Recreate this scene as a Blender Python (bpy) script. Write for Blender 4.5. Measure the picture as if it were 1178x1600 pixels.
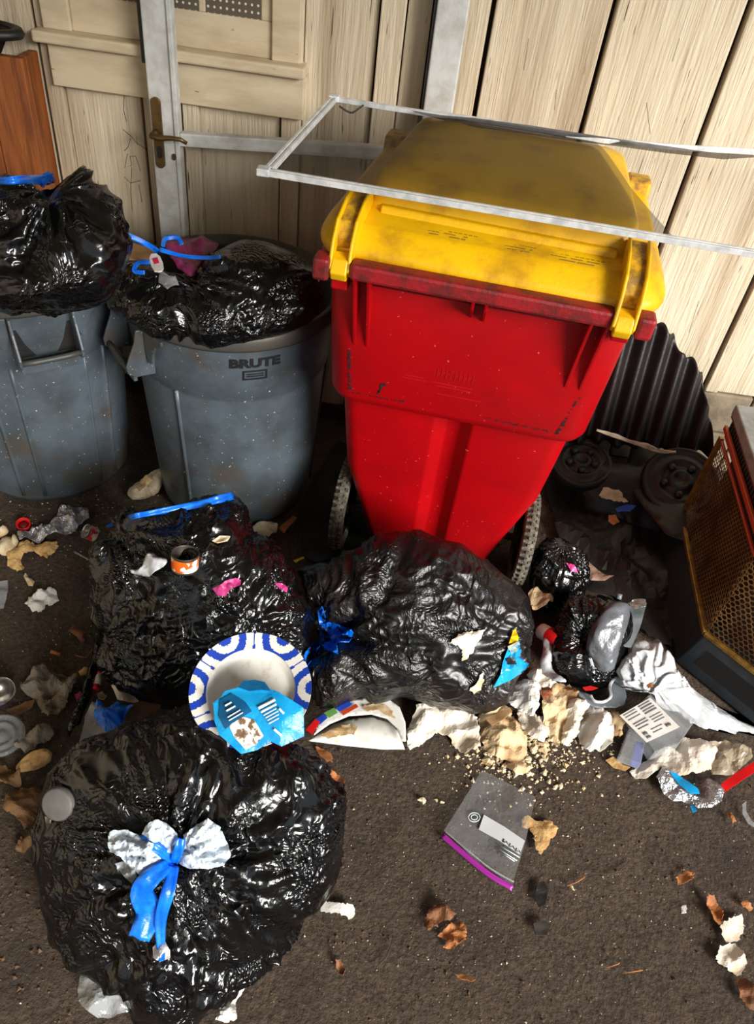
import bpy, bmesh, math, random
import numpy as np
from mathutils import Vector, Matrix, geometry
from mathutils.bvhtree import BVHTree
for o in list(bpy.data.objects): bpy.data.objects.remove(o, do_unlink=True)
SC = bpy.context.scene
COL = SC.collection
random.seed(7); RNG = np.random.default_rng(7)

# ------------------------------------------------------------------ camera
FPX, HC = 1200.0, 1.66
_c = np.array([589., 800.]); _d = np.array([405., 2085.]) - _c; _L = np.hypot(*_d)
_th = math.atan2(FPX, _L)
_fw = np.array([0, math.cos(_th), -math.sin(_th)]); _dn = np.array([0, -math.sin(_th), -math.cos(_th)]); _rt = np.array([1., 0, 0])
CX = _d[1]/_L*_rt + _d[0]/_L*_dn; CY = -_d[0]/_L*_rt + _d[1]/_L*_dn; CF = _fw
CAMP = np.array([0, 0, HC])
cd = bpy.data.cameras.new('camera'); cam = bpy.data.objects.new('camera', cd); COL.objects.link(cam)
cd.sensor_fit = 'VERTICAL'; cd.sensor_height = 24; cd.lens = 24*FPX/1600; cd.clip_start = .02
cam.matrix_world = Matrix(((CX[0], -CY[0], -CF[0], 0), (CX[1], -CY[1], -CF[1], 0), (CX[2], -CY[2], -CF[2], HC), (0, 0, 0, 1)))
SC.camera = cam
# ------------------------------------------------------------------ light
SC.view_settings.view_transform = 'Standard'; SC.view_settings.look = 'None'
SC.view_settings.gamma = 1; SC.view_settings.use_curve_mapping = False
SC.view_settings.exposure = 0.0
w = bpy.data.worlds.new('sky'); SC.world = w; w.use_nodes = True
bg = w.node_tree.nodes['Background']; bg.inputs[0].default_value = (.86, .93, 1, 1); bg.inputs[1].default_value = .6
sd = bpy.data.lights.new('daylight', 'SUN'); sun = bpy.data.objects.new('daylight', sd); COL.objects.link(sun)
sd.energy = 7.8; sd.angle = math.radians(28); sd.color = (1, .965, .91)
sun.rotation_euler = Vector((-.60, .66, -.45)).to_track_quat('-Z', 'Y').to_euler()

# ------------------------------------------------------------------ projection helpers
def ray(p): return CF*FPX + CX*(p[0]-589) + CY*(p[1]-800)
def G(x, y, z=0.):
    v = ray((x, y)); return CAMP + v*(z-HC)/v[2]
def Wy(x, y, yy):
    v = ray((x, y)); return CAMP + v*yy/v[1]
def px(P):
    d = np.asarray(P)-CAMP; z = d@CF
    return np.stack([589+FPX*(d@CX)/z, 800+FPX*(d@CY)/z], -1)

# ------------------------------------------------------------------ noise
_PERM = RNG.permutation(256); _GR = RNG.normal(size=(256, 3)); _GR /= np.linalg.norm(_GR, axis=1)[:, None]
def gn(P, s=0):
    P = np.asarray(P, float) + s*17.31
    i = np.floor(P).astype(int); f = P-i; u = f*f*f*(f*(f*6-15)+10)
    def g(a, b, c):
        h = _PERM[(_PERM[(_PERM[(i[:, 0]+a) & 255]+i[:, 1]+b) & 255]+i[:, 2]+c) & 255]
        return (_GR[h]*(f-np.array([a, b, c]))).sum(1)
    r = 0
    for a in (0, 1):
        for b in (0, 1):
            for c in (0, 1):
                wgt = (u[:, 0] if a else 1-u[:, 0])*(u[:, 1] if b else 1-u[:, 1])*(u[:, 2] if c else 1-u[:, 2])
                r = r + wgt*g(a, b, c)
    return r*1.5
def sst(a, b, x):
    t = np.clip((x-a)/(b-a), 0, 1); return t*t*(3-2*t)

# ------------------------------------------------------------------ materials
MATS = {}
def srgb(c):
    return tuple(((v/255)/12.92 if v/255 <= .04045 else ((v/255+.055)/1.055)**2.4) for v in c)
def mat(name, c, rough=.6, c2=None, ns=12., lo=.4, hi=.65, bump=0., bs=40., metal=0., spec=.5, alpha=1., trans=0., coat=0., stretch=None, speck=None, vor=0., det=4, c3=None, n3=3.):
    if name in MATS: return MATS[name]
    m = bpy.data.materials.new(name); m.use_nodes = True; t = m.node_tree; N = t.nodes; L = t.links
    b = N['Principled BSDF']; b.inputs['Roughness'].default_value = rough; b.inputs['Metallic'].default_value = metal
    b.inputs['Specular IOR Level'].default_value = spec; b.inputs['Coat Weight'].default_value = coat
    b.inputs['Transmission Weight'].default_value = trans; b.inputs['Alpha'].default_value = alpha
    tc = N.new('ShaderNodeTexCoord'); vec = tc.outputs['Object']
    if stretch:
        mp = N.new('ShaderNodeMapping'); mp.inputs['Scale'].default_value = stretch; L.new(vec, mp.inputs[0]); vec = mp.outputs[0]
    C = srgb(c)
    col = None
    def mixc(a, bcol, fac):
        mx = N.new('ShaderNodeMix'); mx.data_type = 'RGBA'
        L.new(fac, mx.inputs[0])
        if isinstance(a, tuple): mx.inputs[6].default_value = (*a, 1)
        else: L.new(a, mx.inputs[6])
        mx.inputs[7].default_value = (*bcol, 1); return mx.outputs[2]
    def nz(scale, lo, hi, d=det, v=None):
        n = N.new('ShaderNodeTexNoise'); n.inputs['Scale'].default_value = scale; n.inputs['Detail'].default_value = d; n.inputs['Roughness'].default_value = .62
        L.new(v or vec, n.inputs['Vector'])
        r = N.new('ShaderNodeMapRange'); r.inputs[1].default_value = lo; r.inputs[2].default_value = hi; L.new(n.outputs[0], r.inputs[0]); return r.outputs[0], n.outputs[0]
    col = C
    if c2 is not None: col = mixc(C, srgb(c2), nz(ns, lo, hi)[0])
    if c3 is not None: col = mixc(col, srgb(c3), nz(n3, .5, .72)[0])
    if speck is not None: col = mixc(col, srgb(speck[0]), nz(speck[1], speck[2], speck[2]+.04, 2)[0])
    if isinstance(col, tuple): b.inputs['Base Color'].default_value = (*col, 1)
    else: L.new(col, b.inputs['Base Color'])
    if bump > 0:
        bp = N.new('ShaderNodeBump'); bp.inputs['Strength'].default_value = min(1, bump); bp.inputs['Distance'].default_value = .004 if bump <= 1 else .004*bump
        _, h = nz(bs, 0, 1)
        if vor > 0:
            v = N.new('ShaderNodeTexVoronoi'); v.feature = 'DISTANCE_TO_EDGE'; v.inputs['Scale'].default_value = vor
            n2 = N.new('ShaderNodeTexNoise'); n2.inputs['Scale'].default_value = vor*.6; L.new(vec, n2.inputs[0])
            vm = N.new('ShaderNodeVectorMath'); vm.operation = 'MULTIPLY_ADD'; vm.inputs[1].default_value = (.06,)*3
            L.new(n2.outputs['Color'], vm.inputs[0]); L.new(vec, vm.inputs[2]); L.new(vm.outputs[0], v.inputs['Vector'])
            pw = N.new('ShaderNodeMath'); pw.operation = 'MINIMUM'; pw.inputs[1].default_value = .3; L.new(v.outputs[0], pw.inputs[0])
            ad = N.new('ShaderNodeMath'); ad.operation = 'ADD'; L.new(pw.outputs[0], ad.inputs[0]); L.new(h, ad.inputs[1]); h = ad.outputs[0]
        L.new(h, bp.inputs['Height']); L.new(bp.outputs[0], b.inputs['Normal'])
    MATS[name] = m; return m
def clearmat(name, tint, fac=.3, rough=.12):
    """thin clear plastic film: see-through sheet with a shiny surface"""
    if name in MATS: return MATS[name]
    m = bpy.data.materials.new(name); m.use_nodes = True; t = m.node_tree; N = t.nodes; L = t.links
    b = N['Principled BSDF']; b.inputs['Base Color'].default_value = (*srgb(tint), 1); b.inputs['Roughness'].default_value = rough
    b.inputs['Alpha'].default_value = fac; b.inputs['Specular IOR Level'].default_value = .9
    n = N.new('ShaderNodeTexNoise'); n.inputs['Scale'].default_value = 70; bp = N.new('ShaderNodeBump'); bp.inputs['Strength'].default_value = .5; bp.inputs['Distance'].default_value = .003
    tc = N.new('ShaderNodeTexCoord'); L.new(tc.outputs['Object'], n.inputs['Vector']); L.new(n.outputs[0], bp.inputs['Height']); L.new(bp.outputs[0], b.inputs['Normal'])
    MATS[name] = m; return m
def bagmat(name, c, rough, c2=None, fine=1.):
    m = bpy.data.materials.new(name); m.use_nodes = True; t = m.node_tree; N = t.nodes; L = t.links; b = N['Principled BSDF']
    b.inputs['Roughness'].default_value = rough; b.inputs['Specular IOR Level'].default_value = .6; b.inputs['Base Color'].default_value = (*srgb(c), 1)
    tc = N.new('ShaderNodeTexCoord'); v = tc.outputs['Object']
    def noise(s, d, vec=v):
        n = N.new('ShaderNodeTexNoise'); n.inputs['Scale'].default_value = s; n.inputs['Detail'].default_value = d; L.new(vec, n.inputs['Vector']); return n
    def mrange(i, a, b_, c_=0, d_=1):
        r = N.new('ShaderNodeMapRange'); r.inputs[1].default_value = a; r.inputs[2].default_value = b_; r.inputs[3].default_value = c_; r.inputs[4].default_value = d_; L.new(i, r.inputs[0]); return r.outputs[0]
    def mul(a, b_):
        q = N.new('ShaderNodeMath'); q.operation = 'MULTIPLY'; L.new(a, q.inputs[0]); L.new(b_, q.inputs[1]); return q.outputs[0]
    def add(a, b_):
        q = N.new('ShaderNodeMath'); q.operation = 'ADD'; L.new(a, q.inputs[0]); L.new(b_, q.inputs[1]); return q.outputs[0]
    wv = N.new('ShaderNodeVectorMath'); wv.operation = 'MULTIPLY_ADD'; wv.inputs[1].default_value = (.09,)*3; L.new(noise(9, 2).outputs['Color'], wv.inputs[0]); L.new(v, wv.inputs[2])
    mp = N.new('ShaderNodeMapping'); mp.inputs['Rotation'].default_value = (.5, .6, .9); mp.inputs['Scale'].default_value = (1, .3, 1); L.new(wv.outputs[0], mp.inputs[0])
    def ridge(sc, vec, k=6.):
        n = noise(sc, 1, vec).outputs[0]; s_ = N.new('ShaderNodeMath'); s_.operation = 'SUBTRACT'; L.new(n, s_.inputs[0]); s_.inputs[1].default_value = .5
        a_ = N.new('ShaderNodeMath'); a_.operation = 'ABSOLUTE'; L.new(s_.outputs[0], a_.inputs[0]); return mrange(a_.outputs[0], 0, 1/k, 1, 0)
    k1 = mul(ridge(38, mp.outputs[0]), mrange(noise(7, 1).outputs[0], .42, .6))
    k2 = mul(ridge(75, wv.outputs[0]), mrange(noise(11, 1).outputs[0], .46, .62, 0, .5))
    k3 = mul(noise(260*fine, 2).outputs[0], mrange(noise(8, 1).outputs['Color'], .45, .65, .05, .35))
    h = add(add(k1, k2), k3)
    bp = N.new('ShaderNodeBump'); bp.inputs['Strength'].default_value = 1; bp.inputs['Distance'].default_value = .0035; L.new(h, bp.inputs['Height']); L.new(bp.outputs[0], b.inputs['Normal'])
    if c2 is not None:
        mx = N.new('ShaderNodeMix'); mx.data_type = 'RGBA'; L.new(mrange(noise(4, 4).outputs[0], .5, .7), mx.inputs[0]); mx.inputs[6].default_value = (*srgb(c), 1); mx.inputs[7].default_value = (*srgb(c2), 1); L.new(mx.outputs[2], b.inputs['Base Color'])
    # scattered pale grit stuck to the film
    sp = noise(150, 2).outputs[0]
    return m
M_BAG = bagmat('black_plastic_film', (8, 8, 9), .2)
M_BAG2 = bagmat('black_plastic_film_dusty', (12, 11, 11), .36, (34, 28, 27))
M_BLUE = mat('blue_drawstring_plastic', (6, 96, 214), .3, c2=(20, 128, 236), ns=30, bump=.4, bs=60)
M_CAN = mat('grey_can_plastic', (78, 88, 96), .42, c2=(58, 65, 70), ns=6, c3=(70, 63, 54), n3=7, bump=.15, bs=120, speck=((190, 184, 170), 110, .70))
M_CANDK = mat('grey_can_rim_grime', (60, 63, 64), .5, c2=(74, 66, 54), ns=14, bump=.2, bs=90)
M_TEXT = mat('black_moulded_letter', (24, 25, 27), .5)
M_RED = mat('red_cart_plastic', (170, 1, 9), .45, spec=.3, c2=(148, 2, 10), ns=5, lo=.35, hi=.7, bump=.1, bs=160, speck=((206, 90, 90), 90, .715))
M_REDG = mat('red_cart_grimy', (150, 18, 26), .5, c2=(92, 26, 26), ns=24, lo=.42, hi=.62, bump=.3, bs=120)
M_SCUFF = mat('dark_scuff', (60, 10, 12), .7, c2=(20, 8, 8), ns=60)
M_YEL = mat('yellow_lid_plastic', (240, 188, 2), .42, c2=(222, 166, 4), ns=7, lo=.45, hi=.75, c3=(190, 140, 20), n3=11, bump=.2, bs=110)
M_YELG = mat('yellow_lid_worn', (214, 164, 26), .55, c2=(140, 106, 40), ns=40, lo=.42, hi=.62, bump=.25, bs=110)
M_RUB = mat('tire_rubber_muddy', (70, 66, 58), .9, c2=(120, 112, 98), ns=60, bump=.5, bs=120)
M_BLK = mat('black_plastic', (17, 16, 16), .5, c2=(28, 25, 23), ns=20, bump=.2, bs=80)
M_ALU = mat('aluminium_bar', (226, 228, 228), .35, c2=(190, 192, 192), ns=40, metal=.15, bump=.15, bs=150)
M_ALUW = mat('white_powder_coated_aluminium', (206, 208, 206), .45, c2=(178, 178, 172), ns=18, bump=.15, bs=120, speck=((110, 92, 70), 70, .74))
M_WALL = mat('cream_painted_wood', (214, 200, 174), .72, c2=(192, 174, 144), ns=40, lo=.45, hi=.75, c3=(168, 148, 120), n3=9, bump=1.6, bs=95, stretch=(1, 1, .06), det=6, speck=((92, 70, 50), 130, .675))
M_WALL2 = mat('cream_painted_trim', (206, 190, 160), .7, c2=(182, 164, 134), ns=20, lo=.42, hi=.7, bump=.6, bs=34, stretch=(.3, 1, 1), det=6, speck=((96, 76, 56), 60, .72))
M_GROOVE = mat('dark_groove', (46, 33, 24), .9)
M_BRASS = mat('bronze_handle', (120, 96, 60), .38, c2=(96, 74, 46), ns=30, metal=.7)
M_WOOD = mat('brown_stained_wood', (150, 84, 36), .55, c2=(110, 56, 22), ns=8, bump=.4, bs=30, stretch=(6, 6, .6))
M_DIRT = mat('packed_dirt', (86, 71, 57), .95, c2=(56, 45, 36), ns=90, lo=.36, hi=.64, c3=(50, 40, 33), n3=4, bump=2.2, bs=110, det=8, speck=((150, 132, 108), 210, .70))
M_WHITEP = mat('white_paper', (226, 224, 218), .7, c2=(204, 198, 188), ns=14, bump=.3, bs=80)
M_NAP = mat('soiled_white_napkin', (226, 216, 200), .8, c2=(196, 168, 130), ns=10, lo=.48, hi=.72, bump=.4, bs=90)
M_NAPT = mat('tan_soiled_napkin', (208, 182, 142), .8, c2=(160, 116, 70), ns=14, lo=.48, hi=.72, bump=.4, bs=90)
M_GREYT = mat('dirty_grey_tissue', (150, 140, 126), .85, c2=(108, 94, 78), ns=20, bump=.5, bs=80)
M_KRAFT = mat('brown_kraft_paper', (126, 94, 58), .8, c2=(92, 64, 38), ns=16, bump=.4, bs=70)
M_TAN = mat('tan_dry_food', (212, 176, 116), .8, c2=(172, 128, 76), ns=40, bump=.6, bs=120)
M_PALE = mat('pale_crumbs', (226, 212, 180), .85, c2=(190, 158, 112), ns=30, bump=.5, bs=150)
M_LEAF = mat('dry_brown_leaf', (126, 78, 42), .7, c2=(92, 56, 32), ns=40, bump=.4, bs=90)
M_LEAFO = mat('orange_dry_leaf', (176, 112, 60), .7, c2=(140, 84, 44), ns=40, bump=.4, bs=90)
M_TWIG = mat('twig_brown', (70, 54, 38), .9)
M_FOIL = mat('crumpled_foil', (200, 200, 204), .28, c2=(150, 150, 152), ns=60, metal=.85, bump=.8, bs=140, vor=70)
M_REDP = mat('red_plastic', (206, 22, 26), .35)
M_PINK = mat('pink_plastic_film', (196, 60, 130), .35, bump=.5, bs=70)
M_MAG = mat('purple_plastic_film', (128, 36, 84), .32, c2=(98, 26, 62), ns=24, bump=.6, bs=50, vor=30)
M_CYAN = mat('cyan_blue_packet', (24, 158, 218), .32, c2=(14, 138, 200), ns=16, bump=.3, bs=60)
M_NAVY = mat('dark_teal_print', (10, 84, 128), .35)
M_PRINT = mat('white_print', (222, 236, 240), .5)
M_ORANGE = mat('orange_label', (216, 104, 22), .4)
M_CARD = mat('brown_cardboard', (168, 130, 88), .8, c2=(146, 108, 70), ns=22)
M_GREYP = mat('grey_plastic', (120, 128, 134), .35, c2=(98, 106, 112), ns=16)
M_LIDG = mat('dark_grey_plastic_lid', (92, 90, 86), .6, c2=(80, 78, 74), ns=30)
M_STEEL = mat('tin_metal', (180, 178, 172), .3, metal=.9, c2=(130, 124, 114), ns=50)
M_WHITE = mat('white_plastic_film', (200, 202, 204), .4, c2=(170, 174, 178), ns=12, bump=.5, bs=60)
M_BLUEP = mat('royal_blue_print', (24, 62, 168), .45)
M_PLATE = mat('paper_plate_white', (224, 222, 214), .5, c2=(196, 184, 164), ns=26, lo=.55, hi=.75)
M_STAIN = mat('brown_food_stain', (172, 138, 92), .7, c2=(200, 178, 140), ns=60)
M_GREEN = mat('green_print', (96, 148, 74), .5)
M_YELP = mat('yellow_print', (240, 200, 20), .45)
M_CORR = mat('dark_maroon_corrugated_sheet', (22, 14, 14), .5, c2=(15, 10, 10), ns=10, c3=(34, 21, 20), n3=8, bump=.3, bs=60)
M_HEAT = mat('black_blue_enamel', (34, 42, 48), .4, c2=(26, 30, 34), ns=20, bump=.15, bs=100)
M_GOLD = mat('gold_trim', (176, 136, 66), .4, metal=.6, c2=(126, 92, 44), ns=40)
M_GRILLE = mat('bronze_honeycomb', (150, 112, 62), .45, metal=.6, c2=(104, 66, 36), ns=10)
M_ORST = mat('orange_red_strip', (176, 62, 26), .4)
M_STONE = mat('grey_slab', (140, 140, 136), .7, c2=(116, 116, 112), ns=20)
M_CONC = mat('grey_brown_concrete', (146, 132, 110), .9, c2=(116, 102, 84), ns=14, bump=.5, bs=60)
M_CLEAR = clearmat('clear_plastic', (190, 194, 196), .34)
M_CLEARD = clearmat('clear_bag_plastic', (150, 150, 150), .2, .1)
M_FOAM = mat('off_white_foam', (196, 186, 164), .7, c2=(160, 142, 112), ns=20)
M_DIRTYP = mat('pinkish_soiled_card', (170, 140, 122), .8, c2=(130, 104, 90), ns=24)

# ------------------------------------------------------------------ mesh builders
def tag(o, label=None, cat=None, group=None, kind=None):
    if label: o['label'] = label
    if cat: o['category'] = cat
    if group: o['group'] = group
    if kind: o['kind'] = kind
    return o
LOC = {}
def empty(name, loc=(0, 0, 0)):
    o = bpy.data.objects.new(name, None); COL.objects.link(o); o.location = loc; o.empty_display_size = .05
    LOC[o.name] = np.array(loc, float); return o
def mk(name, V, F, m, parent=None, smooth=True, bev=0., solid=0., origin=None):
    """world-space verts -> one mesh object (origin at its base, or at the parent's)"""
    V = np.asarray(V, float)
    if parent is not None: org = LOC[parent.name]
    else: org = np.array([(V[:, 0].min()+V[:, 0].max())/2, (V[:, 1].min()+V[:, 1].max())/2, V[:, 2].min()]) if origin is None else np.array(origin, float)
    me = bpy.data.meshes.new(name); me.from_pydata((V-org).tolist(), [], [list(map(int, f)) for f in F]); me.update()
    if m is not None: me.materials.append(m)
    if smooth: me.polygons.foreach_set('use_smooth', [True]*len(me.polygons))
    o = bpy.data.objects.new(name, me); COL.objects.link(o)
    if parent is not None: o.parent = parent
    else: o.location = org
    LOC[o.name] = org
    if solid:
        s = o.modifiers.new('thickness', 'SOLIDIFY'); s.thickness = solid; s.offset = 0
    if bev:
        b = o.modifiers.new('bevel', 'BEVEL'); b.width = bev; b.segments = 2; b.limit_method = 'ANGLE'
    return o
class B:
    def __init__(s): s.V = []; s.F = []
    def add(s, V, F):
        n = len(s.V); s.V += [tuple(v) for v in V]; s.F += [[i+n for i in f] for f in F]; return s
    def box(s, x0, x1, y0, y1, z0, z1):
        return s.add([(x0, y0, z0), (x1, y0, z0), (x1, y1, z0), (x0, y1, z0), (x0, y0, z1), (x1, y0, z1), (x1, y1, z1), (x0, y1, z1)],
                     [(0, 3, 2, 1), (4, 5, 6, 7), (0, 1, 5, 4), (1, 2, 6, 5), (2, 3, 7, 6), (3, 0, 4, 7)])
    def bar(s, a, b, w, h, up=(0, 0, 1)):
        a = np.array(a, float); b = np.array(b, float); d = (b-a)/np.linalg.norm(b-a)
        r = np.cross(d, up); r /= np.linalg.norm(r); u = np.cross(r, d)
        V = [p+r*sx*w/2+u*su*h/2 for p in (a, b) for sx, su in ((-1, -1), (1, -1), (1, 1), (-1, 1))]
        return s.add(V, [(0, 1, 2, 3), (7, 6, 5, 4), (0, 4, 5, 1), (1, 5, 6, 2), (2, 6, 7, 3), (3, 7, 4, 0)])
    def tube(s, pts, rad, n=8, cap=True):
        pts = np.array(pts, float); k = len(pts); rad = np.broadcast_to(np.array(rad, float), (k,))
        V = []; ref = np.array([.3, .2, .93])
        for i in range(k):
            d = pts[min(i+1, k-1)]-pts[max(i-1, 0)]; d /= np.linalg.norm(d)+1e-9
            r = np.cross(d, ref); r /= np.linalg.norm(r)+1e-9; u = np.cross(r, d)
            for j in range(n):
                a = 2*math.pi*j/n; V.append(pts[i]+rad[i]*(r*math.cos(a)+u*math.sin(a)))
        F = [(i*n+j, i*n+(j+1) % n, (i+1)*n+(j+1) % n, (i+1)*n+j) for i in range(k-1) for j in range(n)]
        if cap: F += [list(range(n))[::-1], [(k-1)*n+j for j in range(n)]]
        return s.add(V, F)
    def lathe(s, prof, n=48, M=None, a0=0, a1=2*math.pi):
        full = abs(a1-a0-2*math.pi) < 1e-6; m = n if full else n+1
        V = []
        for r, z in prof:
            for j in range(m):
                a = a0+(a1-a0)*j/n; V.append((r*math.cos(a), r*math.sin(a), z))
        V = np.array(V)
        if M is not None: V = V@np.array(M)[:3, :3].T+np.array(M)[:3, 3]
        F = [(i*m+j, i*m+(j+1) % m, (i+1)*m+(j+1) % m, (i+1)*m+j) for i in range(len(prof)-1) for j in range(m if full else n)]
        return s.add(V, F)
    def xf(s, M):
        M = np.array(M); s.V = [tuple(v) for v in np.array(s.V)@M[:3, :3].T+M[:3, 3]]; return s
    def build(s, name, m, parent=None, **k): return mk(name, s.V, s.F, m, parent, **k)
def tri_wave(x): return np.abs((x % 2)-1)
def crumple(Q, freq, seed, n=None):
    """sharp crumpled-paper relief on 2-D metres coordinates: creases at random places and directions"""
    rs = np.random.default_rng(seed); lo, hi = Q.min(0), Q.max(0); ext = hi-lo
    P3 = np.c_[Q*freq*.4, np.full(len(Q), seed*1.7)]
    X = Q+np.c_[gn(P3, 1), gn(P3, 2)]*.25/freq
    n = n or int(np.clip(9+ext.max()*freq*2.2, 9, 34)); h = np.zeros(len(Q)); Lm = 1.1/freq
    for i in range(n):
        a = rs.uniform(0, math.pi); d = np.array([math.cos(a), math.sin(a)]); c = (lo+rs.uniform(0, 1, 2)*ext)@d
        t = X@d-c; per = np.array([-d[1], d[0]]); mid = (lo+rs.uniform(0, 1, 2)*ext)@per
        win = np.exp(-((X@per-mid)/(ext.max()*.45+1e-6))**2)
        h += rs.choice([-1, 1])*rs.uniform(.5, 1)*win*np.maximum(0, 1-np.abs(t)/(Lm*rs.uniform(.5, 1.6)))
    h += .35*gn(np.c_[Q*freq*1.3, np.full(len(Q), seed*.9)], 4)
    h -= h.mean(); return np.clip(h/(h.std()+1e-9)*.5, -1.2, 1.6)
SURF = []                       # (V,F) of solid things that litter can lie on
BVH = [None]
def rebuild():
    V = []; F = []
    for v, f in SURF:
        n = len(V); V += [tuple(p) for p in v]; F += [[i+n for i in q] for q in f]
    V += [(-4, -1, 0), (4, -1, 0), (4, 2.2, 0), (-4, 2.2, 0)]; n = len(V); F.append([n-4, n-3, n-2, n-1])
    BVH[0] = BVHTree.FromPolygons(V, F)
def hit(x, y):
    v = ray((x, y)); r = BVH[0].ray_cast(Vector(CAMP), Vector(v).normalized())
    p = np.array(r[0]) if r[0] is not None else G(x, y)
    if y < 500 and p[2] < .5: p = G(x, y, 1.0 if x < 140 else .8)
    return p
def on_plane(x, y, P0, n):
    v = ray((x, y)); return CAMP+v*(((P0-CAMP)@n)/(v@n))
def inside(P, poly):
    x, y = P[:, 0], P[:, 1]; c = np.zeros(len(P), bool); n = len(poly)
    for i in range(n):
        x0, y0 = poly[i]; x1, y1 = poly[i-1]
        c ^= ((y0 > y) != (y1 > y)) & (x < (x1-x0)*(y-y0)/(y1-y0+1e-12)+x0)
    return c
def smooth_poly(poly, it=1):
    p = np.array(poly, float)
    for _ in range(it):
        q = np.roll(p, -1, 0); p = np.stack([.75*p+.25*q, .25*p+.75*q], 1).reshape(-1, 2)
    return p
def sheet(name, poly, z=.004, m=None, amp=.01, freq=30, thick=.0012, step=5., seed=1, on=False, sm=False, round_=0, lift=0., parent=None, dome=0., jag=0., zf=None, flat_edge=False, tilt=None, plane=None, pleat=None):
    """a thin sheet whose outline is given where it lies; crumpled; real thickness.  on=True drapes it over what is below"""
    p = smooth_poly(poly, round_) if round_ else np.array(poly, float)
    rs = np.random.default_rng(seed)
    E = []
    for i in range(len(p)):
        a, b = p[i], p[(i+1) % len(p)]; k = max(1, int(np.hypot(*(b-a))/step))
        for j in range(k): E.append(a+(b-a)*j/k)
    E = np.array(E)
    if jag: E = E+rs.normal(size=E.shape)*jag
    lo, hi = E.min(0), E.max(0)
    gx, gy = np.meshgrid(np.arange(lo[0], hi[0], step), np.arange(lo[1], hi[1], step)); I = np.c_[gx.ravel(), gy.ravel()]
    I = I+rs.uniform(-.3, .3, I.shape)*step
    I = I[inside(I, E)] if len(I) else I
    if len(I):
        dm = np.min(np.hypot(I[:, None, 0]-E[None, :, 0], I[:, None, 1]-E[None, :, 1]), 1); keep = dm > step*.45; I = I[keep]
    A = np.r_[E, I] if len(I) else E
    n = len(E)
    r = geometry.delaunay_2d_cdt([Vector(q) for q in A], [], [list(range(n))], 1, 1e-4)
    A = np.array([tuple(v) for v in r[0]]); F = [list(f) for f in r[2]]
    if plane is not None: P = np.array([on_plane(q[0], q[1], *plane) for q in A])
    elif on: P = np.array([hit(*q) for q in A])
    else: P = np.array([G(q[0], q[1], z) for q in A])
    Q = P[:, :2]
    cr = crumple(Q+np.array([seed*.37, 0]), freq, seed) if amp else np.zeros(len(P))
    dm = np.min(np.hypot(A[:, None, 0]-E[None, :, 0], A[:, None, 1]-E[None, :, 1]), 1)
    edge = sst(0, max(dm.max(), 1e-6), dm)
    msk = edge if flat_edge else 1
    h = amp*(cr+.6)*msk+dome*np.sqrt(np.clip(edge, 0, 1))+lift
    if tilt is not None:
        c = A.mean(0); h = h+((A-c)@np.array(tilt))
    if pleat is not None:
        an = np.arctan2(A[:, 1]-pleat[1], A[:, 0]-pleat[0]); h = h+pleat[3]*tri_wave(an*pleat[2]+.4*np.sin(an*7))*sst(0, 60, np.hypot(A[:, 0]-pleat[0], A[:, 1]-pleat[1]))
    up = np.array([0, -.35, .94])
    if plane is not None: P = P+plane[1]*h[:, None]
    elif on: P = P+up*(np.maximum(h, 0)+.003)[:, None]
    else:
        P = P+np.array([0, 0, 1.])*(h)[:, None]; P[:, 2] = np.maximum(P[:, 2], .0025)
    return mk(name, P, F, m, parent, smooth=sm, solid=thick)
def ribbon(name, pts, width, m, parent=None, thick=.0008, wv=None, seed=0, twist=0., n=6, sub=6):
    pts = np.array(pts, float)
    t = np.linspace(0, len(pts)-1, (len(pts)-1)*sub+1); i = np.clip(t.astype(int), 0, len(pts)-2); f = (t-i)[:, None]
    p0 = pts[np.maximum(i-1, 0)]; p1 = pts[i]; p2 = pts[i+1]; p3 = pts[np.minimum(i+2, len(pts)-1)]
    C = .5*((2*p1)+(-p0+p2)*f+(2*p0-5*p1+4*p2-p3)*f*f+(-p0+3*p1-3*p2+p3)*f**3)
    wd = np.interp(t, np.arange(len(pts)), width) if np.ndim(width) else np.full(len(t), width)
    V = []; F = []
    for k in range(len(C)):
        d = C[min(k+1, len(C)-1)]-C[max(k-1, 0)]; d /= np.linalg.norm(d)+1e-9
        vw = CAMP-C[k]; vw /= np.linalg.norm(vw)
        s = np.cross(d, vw); s /= np.linalg.norm(s)+1e-9; u = np.cross(s, d)
        a = twist*math.sin(k*.9+seed); s = s*math.cos(a)+u*math.sin(a)
        for j in range(n):
            q = (j/(n-1)-.5); V.append(C[k]+s*q*wd[k]+u*(.10*wd[k]*math.sin(q*9+k*.5+seed)))
    for k in range(len(C)-1):
        for j in range(n-1): F.append((k*n+j, k*n+j+1, (k+1)*n+j+1, (k+1)*n+j))
    return mk(name, V, F, m, parent, solid=thick)
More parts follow.
